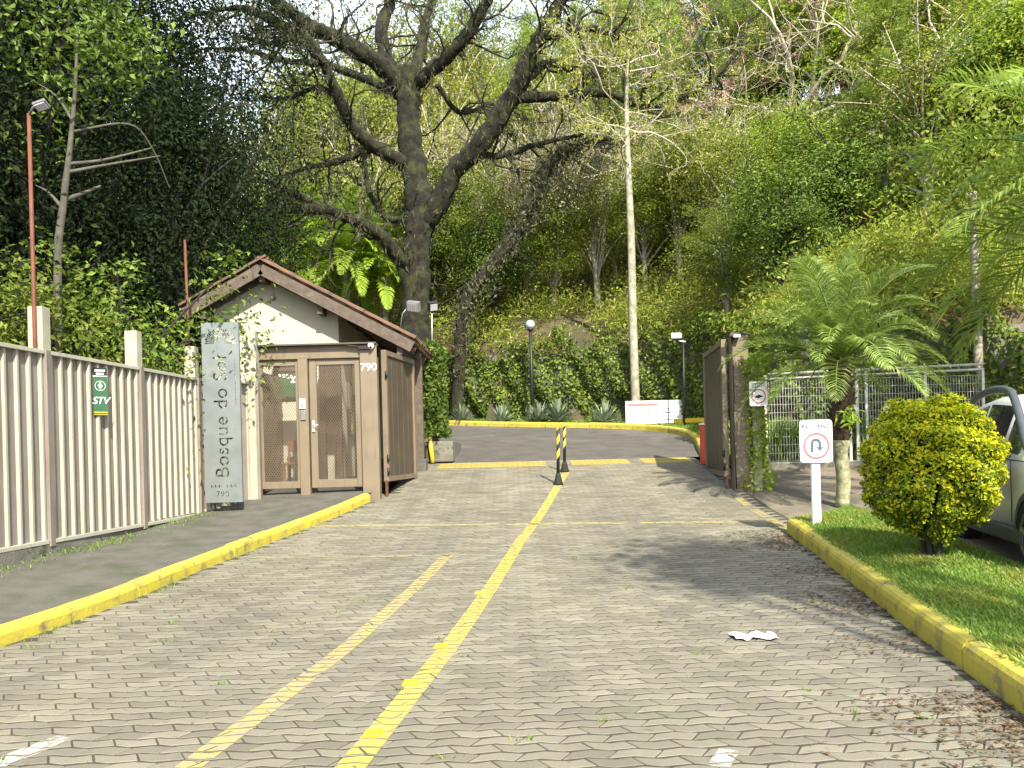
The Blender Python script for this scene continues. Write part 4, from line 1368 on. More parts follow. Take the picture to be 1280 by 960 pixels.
# inner turnstile frame: dark posts seen through the door
t = thing('inner_frame', 'dark steel frame standing inside the entrance behind the door screen', 'frame', (cx(420), 15.6, gz + 0.05))
for px_ in (405, 425, 447):
    G = Geo(); G.box((cx(px_) * 15.6 / CY, 15.6, gz + 1.25), (0.10, 0.10, 2.4)); G.build('post', 'dark_wood', t)
G = Geo(); G.bar((cx(403) * 15.6 / CY, 15.6, gz + 2.49), (cx(449) * 15.6 / CY, 15.6, gz + 2.49), 0.10, 0.08); G.build('lintel', 'dark_wood', t)
G = Geo(); G.box((cx(415) * 15.6 / CY, 15.62, gz + 1.7), (0.22, 0.05, 1.3)); G.build('leaf', 'dark_wood', t)

# ---- open gate leaves
def gate_leaf(label, n0, n1, zb_, zt, hinge_dz, face, cat='gate'):
    """leaf of upright boards from n0 (hinge) to n1"""
    n0, n1 = Vector(n0), Vector(n1)
    t = thing('gate_leaf', label, cat, (n0.x, n0.y, zb_ - hinge_dz), group='open leaves of the driveway gate')
    d = (n1 - n0); L = d.length; d.normalize()
    nv_ = Vector((d.y, -d.x, 0)) * face
    up = Z
    def P(s, z, o=0): return n0 + d * s + Z * z + nv_ * o
    for s in (0.05, L - 0.04):
        G = Geo(); G.bar(P(s, zb_), P(s, zt), 0.09, 0.09, up=nv_); G.build('stile', 'gate_brown', t, bev=0.004)
    for z in (zb_ + 0.045, zt - 0.045):
        G = Geo(); G.bar(P(0.095, z), P(L - 0.085, z), 0.08, 0.09); G.build('rail', 'gate_brown', t, bev=0.004)
    nb_ = 5
    for i in range(nb_):
        a = 0.10 + (L - 0.19) * i / nb_; b = 0.10 + (L - 0.19) * (i + 1) / nb_ - 0.018
        G = Geo(); G.bar(P((a + b) / 2, zb_ + 0.095), P((a + b) / 2, zt - 0.095), 0.028, b - a, up=d); G.build('board', 'gate_dark', t, bev=0.003)
    G = Geo(); G.bar(P(0.02, zb_ - hinge_dz), P(0.02, zb_ + 0.02), 0.04, 0.04, up=nv_); G.build('foot', 'rust', t)
    for z in (zb_ + 0.35, zb_ + 0.12, zt - 0.5):
        G = Geo(); G.cyl(P(-0.015, z, 0.05), P(-0.015, z + 0.12, 0.05), 0.022, 8); G.build('hinge', 'black_paint', t)
    return t
a_, b_ = at(482, 560, 14.72), at(518, 560, 16.5)
gate_leaf('brown board gate leaf folded back against the guardhouse porch', (a_.x, 14.72, 0), (b_.x, 16.5, 0), 0.97, 3.28, 0.27, 1)
a_, b_ = at(908, 560, 14.66), at(884, 560, 17.0)
gate_leaf('brown board gate leaf swung open beside the boom barrier', (a_.x, 14.66, 0), (b_.x, 17.0, 0), 0.90, 3.30, 0.22, -1)
px0, px1 = at(915.5, 560, 14.6).x, at(936.5, 560, 14.6).x
gp_ = thing('gate_pillar', 'broad brown steel gate pillar beside the ivy post', 'pillar', ((px0 + px1) / 2, 14.6, 0.62))
zt = at(925, 419, 14.6).z
G = Geo(); G.box(((px0 + px1) / 2, 14.62, (0.6 + zt) / 2), (px1 - px0, 0.26, zt - 0.6)); G.build('body', 'gate_brown', gp_, bev=0.01)
G = Geo(); G.box(((px0 + px1) / 2, 14.62, zt + 0.015), (px1 - px0 + 0.03, 0.30, 0.03)); G.build('cap', 'gate_dark', gp_)
G = Geo(); G.tube([(px0 - 0.0, 14.46, zt - 0.05), (px0 + 0.015, 14.46, 2.4), (px0 - 0.005, 14.46, 1.6), (px0 + 0.02, 14.46, 0.7)], 0.010, 6); G.build('cable', 'black_paint', gp_)
q = Vector((at(916, 420, 14.5).x, 14.42, at(916, 421, 14.5).z))
t = thing('floodlight', 'flat black floodlight on top of the right gate pillar', 'floodlight', q)
G = Geo(); G.box(q, (0.20, 0.14, 0.04)); G.build('housing', 'black_paint', t, bev=0.006)
G = Geo(); G.box(q + Vector((0.03, -0.076, -0.005)), (0.12, 0.012, 0.05)); G.build('lens', 'lens', t)
G = Geo(); G.bar(q + Vector((0, 0.06, -0.02)), q + Vector((0, 0.10, -0.10)), 0.03, 0.02); G.build('bracket', 'black_paint', t)

# small yellow post and planter by the porch
q = gnd(541, 580); q.x = at(541, 580, q.y).x
t = thing('bollard', 'short yellow post leaning at the corner of the porch', 'bollard', q)
tp = at(537, 546, q.y)
G = Geo(); G.tube([q, (q + tp) / 2, tp], [0.05, 0.05, 0.045], 10); G.build('post', 'signal_yellow', t)
G = Geo(); G.lathe([(0.075, 0), (0.075, 0.02), (0.05, 0.03)], 12, tuple(q)); G.build('base', 'rubber', t)
t = thing('planter', 'low cement planter with clipped greenery beyond the porch', 'planter', (-1.72, 20.0, 1.3))
G = Geo(); G.box((-1.62, 20.2, 1.46), (0.62, 3.0, 0.46)); G.build('wall', 'cement', t, bev=0.02)
C = []
for _ in range(4200):
    zz = RNG.uniform(1.8, 3.9); rr = 0.34 if zz > 2.0 else 0.42
    a = RNG.uniform(0, 2 * np.pi)
    C.append((-1.85 + rr * math.cos(a) * RNG.uniform(0.7, 1.1), 19.6 + 1.2 * math.sin(a) * RNG.uniform(0.6, 1.1), zz))
G = Geo(); G.leaves(C, 0.11, RNG, aspect=0.6); tag(G.build('foliage', 'leaf_deep', t), kind='stuff')

# ================================================================== THINGS IN THE DRIVE AND ON THE RIGHT
# ---- two striped posts on the centre line
def delineator(label, px_, py_, top):
    b = gnd(px_, py_)
    h = (at(px_, top, b.y).z - b.z)
    t = thing('delineator_post', label, 'post', b, group='striped posts on the centre line')
    lean = at(px_ - 0.5, top, b.y).x - b.x
    G = Geo(); G.lathe([(0.0, 0.0), (0.09, 0.0), (0.09, 0.02), (0.075, 0.06), (0.055, 0.15), (0.034, 0.22), (0.0, 0.23)], 16, tuple(b)); G.build('base', 'rubber', t)
    G = Geo(); G.tube([b + Z * 0.2, b + Z * h * 0.6 + X * lean * 0.6, b + Z * h + X * lean], [0.030, 0.029, 0.028], 12); G.build('tube', 'black_paint', t)
    # slanted yellow bands wound round the tube
    for k in range(3):
        G = Geo(); V = []; F = []
        z0 = 0.26 + k * (h - 0.28) / 3
        n_ = 13
        for i in range(n_):
            a = -0.5 + 2 * math.pi * i / (n_ - 1)
            zc = z0 + 0.30 * i / (n_ - 1)
            for zz in (zc, zc + 0.13):
                zz = min(zz, h - 0.005)
                V.append((b.x + lean * zz / h + 0.0315 * math.cos(a), b.y + 0.0315 * math.sin(a), b.z + zz))
        F = [(2 * i, 2 * i + 2, 2 * i + 3, 2 * i + 1) for i in range(n_ - 1)]
        G.poly(V, F, True); G.build('band', 'signal_yellow', t)
delineator('nearer black and yellow striped flexible post on the centre line', 698, 606, 534)
delineator('farther black and yellow striped flexible post on the centre line', 706, 590, 533)

# ---- raised yellow studs on the centre line
for k, (px_, py_, lab) in enumerate(((466, 919, 'yellow road stud on the centre line, nearest of the row'), (513, 855, 'yellow road stud on the centre line, second of the row'), (551, 809, 'yellow road stud on the centre line, third of the row'), (600, 742, 'yellow road stud on the centre line, farthest of the row'))):
    b = gnd(px_, py_)
    t = thing('road_stud', lab, 'road stud', b, group='road studs on the centre line')
    G = Geo(); G.prism([(-0.055, 0), (0.055, 0), (0.04, 0.02), (-0.04, 0.02)], b + Y_ * -0.045, X, Z, -0.09); G.build('body', 'signal_yellow', t, bev=0.004)
    G = Geo(); G.box(b + Vector((0, -0.047, 0.010)), (0.06, 0.006, 0.010)); G.build('reflector', 'signal_yellow', t)

# ---- crumpled paper
b = gnd(942, 797)
G = Geo(); nxp, nyp = 14, 5; V = []
for j in range(nyp):
    for i in range(nxp):
        V.append((b.x + (i / (nxp - 1) - 0.5) * 0.33 + RNG.normal(0, 0.006), b.y + (j / (nyp - 1) - 0.5) * (0.20 + 0.05 * math.sin(i * 0.8)) + RNG.normal(0, 0.006) + 0.02 * math.sin(i), b.z + 0.006 + abs(RNG.normal(0, 0.006)) + 0.006 * (1 + math.sin(i * 1.3 + j))))
G.poly(V, [(j * nxp + i, j * nxp + i + 1, (j + 1) * nxp + i + 1, (j + 1) * nxp + i) for j in range(nyp - 1) for i in range(nxp - 1)])
tag(G.build('litter', 'paper', origin=tuple(b)), 'crumpled white paper lying on the pavers', 'litter')

# ---- boom barrier and board
q = gnd(886, 583); q.x += 0.0
t = thing('boom_barrier', 'boom barrier with red cabinet and yellow arm behind the gate leaf', 'barrier', Vector((3.93, 17.3, g(17.3))))
zc = at(886, 531, 17.3).z
G = Geo(); G.box((4.03, 17.3, (g(17.3) + zc) / 2), (0.26, 0.30, zc - g(17.3))); cb = G.build('cabinet', 'signal_red', t, bev=0.012)
G = Geo(); G.box((4.03, 17.3, zc + 0.02), (0.29, 0.33, 0.04)); G.build('lid', 'white_enamel', cb, bev=0.006)
G = Geo(); G.box((4.03, 17.147, 1.45), (0.16, 0.006, 0.4)); G.build('hatch', 'signal_red', cb, bev=0.003)
a0 = Vector((3.98, 17.12, at(880, 525, 17.1).z)); a1 = at(843, 526, 18.2)
G = Geo(); G.bar(a0, a1, 0.05, 0.09); arm = G.build('arm', 'signal_yellow', t, bev=0.006)
G = Geo(); dd = (a1 - a0); G.bar(a0 + dd * 0.62, a0 + dd * 0.70, 0.053, 0.093); G.build('stripe', 'black_paint', arm)

bc = at(817.5, 515, 26.4)
bw, bh = at(853, 515, 26.4).x - at(782, 515, 26.4).x, at(817, 500.5, 26.4).z - at(817, 529, 26.4).z
t = thing('notice_sign', 'wide white notice board standing on the verge beyond the barrier', 'sign', Vector((bc.x, 26.42, hz(bc.x, 26.4))))
G = Geo(); G.box(bc, (bw, 0.03, bh)); G.build('board', 'white_enamel', t, bev=0.004)
for sx in (-1, 1):
    G = Geo(); G.box(Vector((bc.x + sx * bw * 0.38, 26.45, bc.z - bh * 0.5)), (0.05, 0.03, bh * 1.5 + 0.3)); G.build('leg', 'galvanised', t)
G = Geo(); G.box(bc + Vector((-bw * 0.2, -0.0175, bh * 0.33)), (bw * 0.54, 0.004, bh * 0.11)); G.build('heading_band', 'sign_pink', t)
for k in range(4):
    zz = bh * 0.12 - k * bh * 0.155
    G = Geo(); xx = -bw * 0.44  # rows of small print
    while xx < bw * 0.40:
        wv = random.uniform(0.025, 0.085)
        G.box(bc + Vector((xx + wv / 2, -0.0175, zz)), (wv, 0.004, 0.036)); xx += wv + 0.022
    G.build('text_line', 'sign_ink', t)

# ---- lamp posts and poles beyond the bend
b = at(666, 520, 29.3); b.z = hz(b.x, 29.3) + 0.05
t = thing('lamp_post', 'slim dark lamp post with pale glass globe on the verge', 'lamp post', b)
tp = at(663, 412, 29.3)
G = Geo(); G.tube([b, (b + tp) / 2, tp], [0.07, 0.055, 0.05], 12); G.build('post', 'black_paint', t)
G = Geo(); G.lathe([(0.055, -0.06), (0.11, -0.02), (0.11, 0.03), (0.06, 0.04)], 14, tuple(tp)); G.build('collar', 'black_paint', t)
G = Geo(); G.lathe([(0.05, 0.03)] + [(0.165 * math.sin(a), 0.17 - 0.165 * math.cos(a)) for a in np.linspace(0.35, math.pi, 12)], 18, tuple(tp)); G.build('globe', 'globe', t)

b = at(856, 535, 25.4); b.z = hz(b.x, 25.4); tp = at(854, 424, 25.4)
t = thing('lamp_pole', 'thin dark pole with a small white lamp box before the creeper wall', 'lamp pole', b)
G = Geo(); G.cyl(b, tp, 0.04, 8, 0.03); G.build('pole', 'black_paint', t)
G = Geo(); G.box(tp + Vector((-0.22, -0.05, 0.10)), (0.30, 0.16, 0.16)); G.build('lamp_box', 'white_enamel', t, bev=0.02)
G = Geo(); G.bar(tp + Vector((-0.15, -0.02, -0.04)), tp + Vector((0.06, -0.02, -0.08)), 0.03, 0.03); G.build('bracket', 'white_enamel', t)

# ---- agaves on the verge
def agave_mesh(seed, n_, L):
    rng = np.random.default_rng(seed); G = Geo()
    for k in range(n_):
        az = k * 2.399 + rng.normal(0, 0.15); el = math.radians(12 + 72 * (k / n_) + rng.normal(0, 5))
        l_ = L * rng.uniform(0.85, 1.1); d = np.array([math.cos(az) * math.cos(el), math.sin(az) * math.cos(el), math.sin(el)])
        s = np.array([-math.sin(az), math.cos(az), 0]); u = np.cross(s, d) * -1
        V = []
        for i, tt in enumerate((0, 0.3, 0.6, 0.85, 1.0)):
            w = 0.055 * (1 - tt ** 2.5) * (0.75 + 0.6 * tt if tt < 0.4 else 1.0) + 0.002
            c = d * l_ * tt + np.array([0, 0, -0.10 * l_ * tt * tt * math.cos(el)]) + np.array([0, 0, 0.12])
            V += [c - s * w + u * w * 0.35, c - u * w * 0.12, c + s * w + u * w * 0.35]
        F = [(3 * r + c, 3 * r + c + 1, 3 * r + c + 4, 3 * r + c + 3) for r in range(4) for c in range(2)]
        G.poly(V, F, True)
    return G
for k, (px_, Yd, sc, lab) in enumerate(((577, 30.0, 1.0, 'grey-green agave on the verge nearest the guardhouse'), (627, 29.4, 1.0, 'grey-green agave on the verge just left of the globe lamp'), (674, 28.7, 1.15, 'grey-green agave right beside the globe lamp post'), (697, 28.4, 1.25, 'large grey-green agave behind the striped posts'), (756, 27.8, 1.15, 'grey-green agave on the verge beside the white notice board'))):
    b = at(px_, 530, Yd); b.z = hz(b.x, Yd) + 0.02
    t = thing('agave', lab, 'agave', b, group='agaves on the verge'); t.scale = (sc,) * 3
    me = agave_mesh(20 + k, 52, 0.70).mesh('leaves'); me.materials.append(M['agave'])
    part('leaves', me, t)
    G = Geo(); G.lathe([(0.0, 0.0), (0.13, 0.0), (0.12, 0.10), (0.05, 0.2)], 10); me = G.mesh('stem'); me.materials.append(M['dark_bark']); part('stem', me, t)

# ---- signs on the right
def sign_plate(t, c, w, h, r, lift=0.0):
    G = Geo(); G.prism(rrect(w, h, r), c + Y_ * 0.004, X, Z, 0.012); return G.build('plate', 'white_enamel', t)
sb = gnd(1021, 661, 0.12)
t = thing('turn_sign', 'white post sign with red ring, turn-back arrow and word RETORNO', 'sign', sb)
pc = at(1018.5, 549, sb.y); pc.y = sb.y - 0.05
top = at(1018, 525, sb.y).z
G = Geo(); G.box(Vector((sb.x, sb.y, (sb.z - 0.1 + pc.z + 0.1) / 2)), (0.105, 0.06, pc.z + 0.1 - sb.z + 0.1)); G.build('post', 'white_enamel', t, bev=0.008)
pc = Vector((sb.x - 0.0, sb.y - 0.05, top - 0.27))
pl_ = sign_plate(t, pc, 0.415, 0.54, 0.045)
f = pc + Y_ * -0.011
lettering('lettering', 'RETORNO', 0.070, pl_, f + Z * 0.185, X, Z, 'sign_ink', space=1.12, bold=0.0028)
G = Geo(); ring(G, f + Z * -0.06, X, Z, 0.142, 0.168, -0.0 + 0.002); G.build('red_ring', 'sign_red', pl_)
G = Geo()
o_ = f + Z * -0.055
outer = [(-0.072, -0.085), (-0.072, 0.03)] + [(-0.005 + 0.067 * math.cos(a), 0.03 + 0.062 * math.sin(a)) for a in np.linspace(math.pi, 0, 9)] + [(0.062, -0.02), (0.092, -0.02), (0.045, -0.075), (-0.0, -0.02), (0.028, -0.02), (0.028, 0.025)] + [(-0.005 + 0.033 * math.cos(a), 0.025 + 0.030 * math.sin(a)) for a in np.linspace(0, math.pi, 7)] + [(-0.038, -0.085)]
G.prism(outer, o_, X, Z, 0.002); G.build('arrow', 'sign_ink', pl_)

# ivy-clad post with a second sign
pb = gnd(947, 612)
t = thing('ivy_post', 'narrow cement post wrapped in ivy beside the right gate pillar', 'post', pb)
G = Geo(); G.box((pb.x, pb.y, pb.z + 0.95), (0.14, 0.14, 2.3)); G.build('post', 'pillar_cement', t, bev=0.008)
C = []; 
for _ in range(2600):
    zz = RNG.uniform(0, 2.35); a = RNG.uniform(0, 2 * np.pi)
    if zz < 0.5 and RNG.uniform() < 0.3: continue
    rr = 0.12 + abs(RNG.normal(0, 0.05)) + (0.10 if zz < 0.35 else 0) + (0.08 if zz > 2.0 else 0)
    C.append((pb.x + rr * math.cos(a), pb.y + rr * math.sin(a), pb.z + zz))
G = Geo(); G.leaves(C, 0.06, RNG, aspect=0.8, up=0.5); tag(G.build('ivy', 'leaf_bright', t), kind='stuff')
sc_ = at(948, 492, pb.y - 0.30)
t = thing('warning_sign', 'small white sign with red ring hung on the ivy post', 'sign', sc_)
pl_ = sign_plate(t, sc_, 0.305, 0.42, 0.03)
f = sc_ + Y_ * -0.011
G = Geo(); ring(G, f + Z * -0.045, X, Z, 0.105, 0.122, 0.002); G.build('red_ring', 'sign_red', pl_)
G = Geo(); G.prism([(-0.065, -0.018), (-0.05, 0.012), (-0.02, 0.012), (-0.01, 0.028), (0.03, 0.028), (0.04, 0.01), (0.07, 0.004), (0.07, -0.012), (0.03, -0.018), (0.01, -0.034), (-0.03, -0.03)], f + Z * -0.045, X, Z, 0.002); G.build('symbol', 'print_black', pl_)
for zz, n_ in ((0.165, 8), (0.130, 6)):
    G = Geo()
    for i in range(n_): G.box(f + Vector((-0.11 + 0.22 * (i + 0.5) / n_, -0.001, zz)), (0.018, 0.003, 0.018))
    G.build('text_line', 'sign_grey', pl_)

# ---- wire mesh fence
WY = 16.55
wz0, wz1 = at(1000, 579, WY).z, at(1000, 467, WY).z
def wx(px_): return at(px_, 520, WY).x
wf = thing('wire_fence', 'pale welded wire fence with double gate behind the side drive', 'fence', (wx(1060), WY, g(WY)))
G = Geo(); G.box(((wx(955) + wx(1235)) / 2, WY + 0.03, g(WY) + 0.02), (wx(1235) - wx(955), 0.2, 0.16)); G.build('kerb', 'cement', wf, bev=0.02)
edges = [958, 1056, 1066, 1078, 1150, 1228]
bays = [(958, 1060), (1070, 1082), (1084, 1156), (1158, 1228)]
def wire_bay(xA, xB, zA, zB):
    G = Geo()
    n_ = max(2, int((xB - xA) / 0.055))
    for i in range(n_ + 1):
        x = xA + (xB - xA) * i / n_
        G.box((x, WY, (zA + zB) / 2), (0.006, 0.006, zB - zA))
    m_ = max(2, int((zB - zA) / 0.15))
    for j in range(m_ + 1):
        z = zA + (zB - zA) * j / m_
        G.box(((xA + xB) / 2, WY + 0.006, z), (xB - xA, 0.006, 0.006))
    return G
for (pA, pB) in bays:
    b_ = wire_bay(wx(pA), wx(pB), wz0 + 0.05, wz1 - 0.12).build('wire_panel', 'galvanised', wf); b_['kind'] = 'stuff'
for pz, a, b2 in ((wz1, 953, 1230), (wz1 - 0.10, 953, 1230), (wz0, 956, 1080)):
    G = Geo(); G.cyl((wx(a), WY - 0.02, pz), (wx(b2), WY - 0.02, pz + (0.09 if pz > 2 else 0.0)), 0.026 if pz > 2 else 0.03, 8); G.build('rail', 'galvanised', wf)
for px_ in (957, 1062, 1071, 1083, 1157, 1229):
    G = Geo(); G.box((wx(px_), WY - 0.01, (g(WY) + wz1) / 2), (0.055, 0.05, wz1 - g(WY) + 0.02)); G.build('post', 'galvanised', wf, bev=0.006)
q = Vector((wx(1066), WY - 0.06, at(1066, 512, WY).z))
G = Geo(); G.box(q, (0.09, 0.04, 0.16)); G.build('lock_box', 'white_enamel', wf, bev=0.006)
q = Vector((wx(1107), WY - 0.05, at(1107, 512, WY).z))
G = Geo(); G.cyl(q, q + Y_ * -0.012, 0.07, 18); dsc = G.build('disc', 'white_enamel', wf)
G = Geo(); G.cyl(q + Y_ * -0.013, q + Y_ * -0.016, 0.035, 14); G.build('disc_print', 'sign_ink', dsc)
# tufts behind the wire
C = []
for _ in range(9000):
    x = RNG.uniform(4.6, 10.5); yv = RNG.uniform(16.75, 17.25); C.append((x, yv, g(yv) + RNG.uniform(0, 0.08)))
G = Geo(); G.arr(*blades(C, 0.75, RNG, lean=0.7, w=0.010)); tag(G.build('tall_grass', 'grass_blade'), 'tall rough grass growing behind the wire fence', 'grass', kind='stuff')

# ---- car: silver hatchback with dark roof bars (y runs to the rear, built about its own base)
def build_car():
    root = thing('parked_car', 'silver-white high-roofed car with dark roof bars behind the round shrub', 'car', (0, 0, 0))
    W = 0.86
    # stations: y, belt height, bottom, half width at belt, roof height (None where no cabin), half width at roof
    st = [(0.00, 0.62, 0.36, 0.62), (0.10, 0.78, 0.27, 0.74), (0.35, 0.90, 0.24, 0.81), (0.75, 0.98, 0.24, 0.845), (1.15, 1.03, 0.24, 0.855), (1.7, 1.06, 0.24, 0.86), (2.5, 1.09, 0.24, 0.86), (3.2, 1.12, 0.24, 0.855), (3.75, 1.14, 0.26, 0.83), (4.0, 1.12, 0.34, 0.74), (4.08, 0.95, 0.42, 0.66)]
    G = Geo(); V = []; m = 12
    for (y, bt, bo, hw) in st:
        prof = [(0, bo), (hw * 0.80, bo), (hw * 0.95, bo + 0.06), (hw, bo + 0.22), (hw * 1.005, bo + (bt - bo) * 0.55), (hw * 0.985, bt - 0.10), (hw * 0.94, bt - 0.02), (hw * 0.80, bt + 0.012), (0, bt + 0.035)]
        for x, z in prof: V.append((x, y, z))
        for x, z in prof[-2:0:-1]: V.append((-x, y, z))
    m = 16
    F = [(r * m + c, (r + 1) * m + c, (r + 1) * m + (c + 1) % m, r * m + (c + 1) % m) for r in range(len(st) - 1) for c in range(m)]
    F += [tuple(range(m))[::-1][::-1], tuple(range((len(st) - 1) * m, len(st) * m))[::-1]]
    G.poly(V, F, True)
    body = G.build('body', 'car_paint', root)
    md = body.modifiers.new('sub', 'SUBSURF'); md.levels = 1; md.render_levels = 2
    # cabin: painted shell with glass set into it
    cs = [(0.98, 1.03, 1.06, 0.80, 0.78), (1.55, 1.05, 1.50, 0.83, 0.66), (1.80, 1.06, 1.60, 0.835, 0.62), (2.5, 1.09, 1.645, 0.84, 0.62), (3.2, 1.11, 1.60, 0.83, 0.60), (3.65, 1.13, 1.50, 0.80, 0.58), (3.98, 1.12, 1.18, 0.72, 0.66)]
    G = Geo(); V = []
    for (y, b0, tz, wb, wt) in cs:
        prof = [(wb, b0 - 0.04), (wb, b0), (wt + (wb - wt) * 0.12, b0 + (tz - b0) * 0.90), (wt * 0.90, tz - 0.005), (wt * 0.5, tz + 0.025), (0, tz + 0.035)]
        for x, z in prof: V.append((x, y, z))
        for x, z in prof[-2::-1]: V.append((-x, y, z))
    m = 11
    F = [(r * m + c, (r + 1) * m + c, (r + 1) * m + c + 1, r * m + c + 1) for r in range(len(cs) - 1) for c in range(m - 1)]
    F += [tuple(range(m)), tuple(range((len(cs) - 1) * m, len(cs) * m))[::-1]]
    G.poly(V, F, True); G.build('cabin', 'car_paint', root)
    def side_pt(sx, y, t_, out=0.006):
        yy = [c[0] for c in cs]
        b0 = np.interp(y, yy, [c[1] for c in cs]); tz = np.interp(y, yy, [c[2] for c in cs]); wb = np.interp(y, yy, [c[3] for c in cs]); wt = np.interp(y, yy, [c[4] for c in cs])
        x = wb + (wt + (wb - wt) * 0.12 - wb) * t_ / 0.90 * 1.0
        return (sx * (x + out), y, b0 + (tz - b0) * t_)
    for sx in (-1, 1):
        for nm, ya, yb, lo, hi0, hi1 in (('quarter_window', 1.22, 1.62, 0.06, 0.55, 0.84), ('side_window', 1.72, 2.52, 0.06, 0.86, 0.86), ('side_window', 2.60, 3.22, 0.06, 0.86, 0.84), ('quarter_window', 3.30, 3.72, 0.10, 0.80, 0.62)):
            G = Geo(); V = []; n_ = 5
            for i in range(n_):
                y = ya + (yb - ya) * i / (n_ - 1); hi = hi0 + (hi1 - hi0) * i / (n_ - 1)
                V += [side_pt(sx, y, lo), side_pt(sx, y, hi)]
            F = [(2 * i, 2 * i + 2, 2 * i + 3, 2 * i + 1) for i in range(n_ - 1)]
            G.poly(V, F, True); G.build(nm, 'car_glass', root)
        # roof bar that runs down beside the windscreen
        pth = smooth_path([(sx * 0.80, 1.02, 1.12), (sx * 0.745, 1.40, 1.44), (sx * 0.70, 1.72, 1.63), (sx * 0.66, 2.1, 1.70), (sx * 0.655, 2.6, 1.715), (sx * 0.64, 3.2, 1.67), (sx * 0.62, 3.55, 1.56)], 5)
        G = Geo(); G.tube(pth, 0.042, 8); G.build('roof_bar', 'car_trim', root)
        G = Geo(); G.bar((sx * 0.865, 0.95, 0.30), (sx * 0.865, 3.15, 0.30), 0.05, 0.15); G.build('sill_cladding', 'car_trim', root, bev=0.02)
        for (yw, tire_r) in ((0.78, 0.33), (3.28, 0.33)):
            G = Geo()
            pr = [(0.395 * math.cos(a), 0.395 * math.sin(a)) for a in np.linspace(-0.25, math.pi + 0.25, 16)]
            inn = [(0.335 * math.cos(a), 0.335 * math.sin(a)) for a in np.linspace(math.pi + 0.25, -0.25, 16)]
            pts = pr + inn
            n_ = len(pts); half = 16
            V = [(sx * 0.80, yw + p[0], 0.33 + p[1]) for p in pts] + [(sx * 0.885, yw + p[0], 0.33 + p[1]) for p in pts]
            F = []
            for i in range(half - 1):
                j = n_ - 1 - i
                F += [(i, i + 1, j - 1, j), (n_ + i + 1, n_ + i, n_ + j, n_ + j - 1), (i, n_ + i, n_ + i + 1, i + 1)]
            G.poly(V, F); G.build('wheel_arch', 'car_trim', root)
            G = Geo(); G.cyl((sx * 0.70, yw, 0.33), (sx * 0.872, yw, 0.33), 0.36, 28); G.build('wheel_well', 'black_paint', root)
            wt_ = Geo(); V = []
            prof = [(0.20, 0.66), (0.31, 0.66), (0.33, 0.69), (0.33, 0.85), (0.315, 0.885), (0.215, 0.89), (0.20, 0.88)]
            n_ = 28
            for (r_, x_) in prof:
                for i in range(n_):
                    a = 2 * math.pi * i / n_; V.append((sx * x_, yw + r_ * math.cos(a), 0.33 + r_ * math.sin(a)))
            F = [(r * n_ + i, r * n_ + (i + 1) % n_, (r + 1) * n_ + (i + 1) % n_, (r + 1) * n_ + i) for r in range(len(prof) - 1) for i in range(n_)]
            wt_.poly(V, F, True); wh = wt_.build('wheel', 'rubber', root)
            G = Geo(); G.cyl((sx * 0.875, yw, 0.33), (sx * 0.893, yw, 0.33), 0.055, 14)
            for k in range(5):
                a = 2 * math.pi * k / 5 + 0.3
                G.bar((sx * 0.882, yw + 0.04 * math.cos(a), 0.33 + 0.04 * math.sin(a)), (sx * 0.882, yw + 0.205 * math.cos(a), 0.33 + 0.205 * math.sin(a)), 0.05, 0.018, up=(1, 0, 0))
            V = []
            for (r_, x_) in ((0.195, 0.876), (0.215, 0.893), (0.225, 0.885)):
                for i in range(n_):
                    a = 2 * math.pi * i / n_; V.append((sx * x_, yw + r_ * math.cos(a), 0.33 + r_ * math.sin(a)))
            G.poly(V, [(r * n_ + i, r * n_ + (i + 1) % n_, (r + 1) * n_ + (i + 1) % n_, (r + 1) * n_ + i) for r in range(2) for i in range(n_)], True)
            G.build('rim', 'alloy', wh)
        for (ya, yb) in ((1.30, 2.52), (2.58, 3.30)):      # door gaps
            G = Geo(); 
            for yy in (ya, yb): G.bar((sx * 0.862, yy, 0.42), (sx * 0.862, yy, 1.00), 0.006, 0.008, up=(0, 1, 0))
            dr_ = G.build('door_seam', 'black_paint', root)
            G = Geo(); G.bar((sx * 0.885, yb - 0.25, 0.93), (sx * 0.885, yb - 0.08, 0.935), 0.03, 0.035); G.build('door_handle', 'car_trim', root, bev=0.01)
        G = Geo(); G.lathe([(0.0, -0.075), (0.06, -0.06), (0.085, 0), (0.06, 0.06), (0.0, 0.075)], 14, (sx * 0.97, 1.36, 1.09)); mi = G.build('mirror', 'car_trim', root)
        G = Geo(); G.bar((sx * 0.84, 1.40, 1.04), (sx * 0.95, 1.37, 1.06), 0.05, 0.04); G.build('stalk', 'car_trim', mi)
        G = Geo(); V = [(sx * 0.48, 0.055, 0.72), (sx * 0.70, 0.13, 0.74), (sx * 0.80, 0.40, 0.86), (sx * 0.72, 0.36, 0.93), (sx * 0.50, 0.12, 0.83)]
        V2 = [(a, b - 0.035, c + 0.02) for a, b, c in V]
        G.poly(V + V2, [(0, 1, 2, 3, 4), (5, 6, 7, 8, 9)] + [(i, (i + 1) % 5, 5 + (i + 1) % 5, 5 + i) for i in range(5)]); G.build('headlight', 'lamp_clear', root)
        G = Geo(); G.box((sx * 0.70, 3.99, 0.98), (0.16, 0.10, 0.30)); G.build('taillight', 'lamp_red', root, bev=0.02)
    def shell(y, x, out=0.006):
        yy = [c[0] for c in cs]; tz = np.interp(y, yy, [c[2] for c in cs]) + 0.03
        return (x, y - out, tz + out)
    G = Geo(); V = []
    for (y, wv) in ((1.02, 0.70), (1.3, 0.66), (1.55, 0.60), (1.74, 0.54)):
        for x in np.linspace(-wv, wv, 5): V.append(shell(y, x, 0.012 + 0.0))
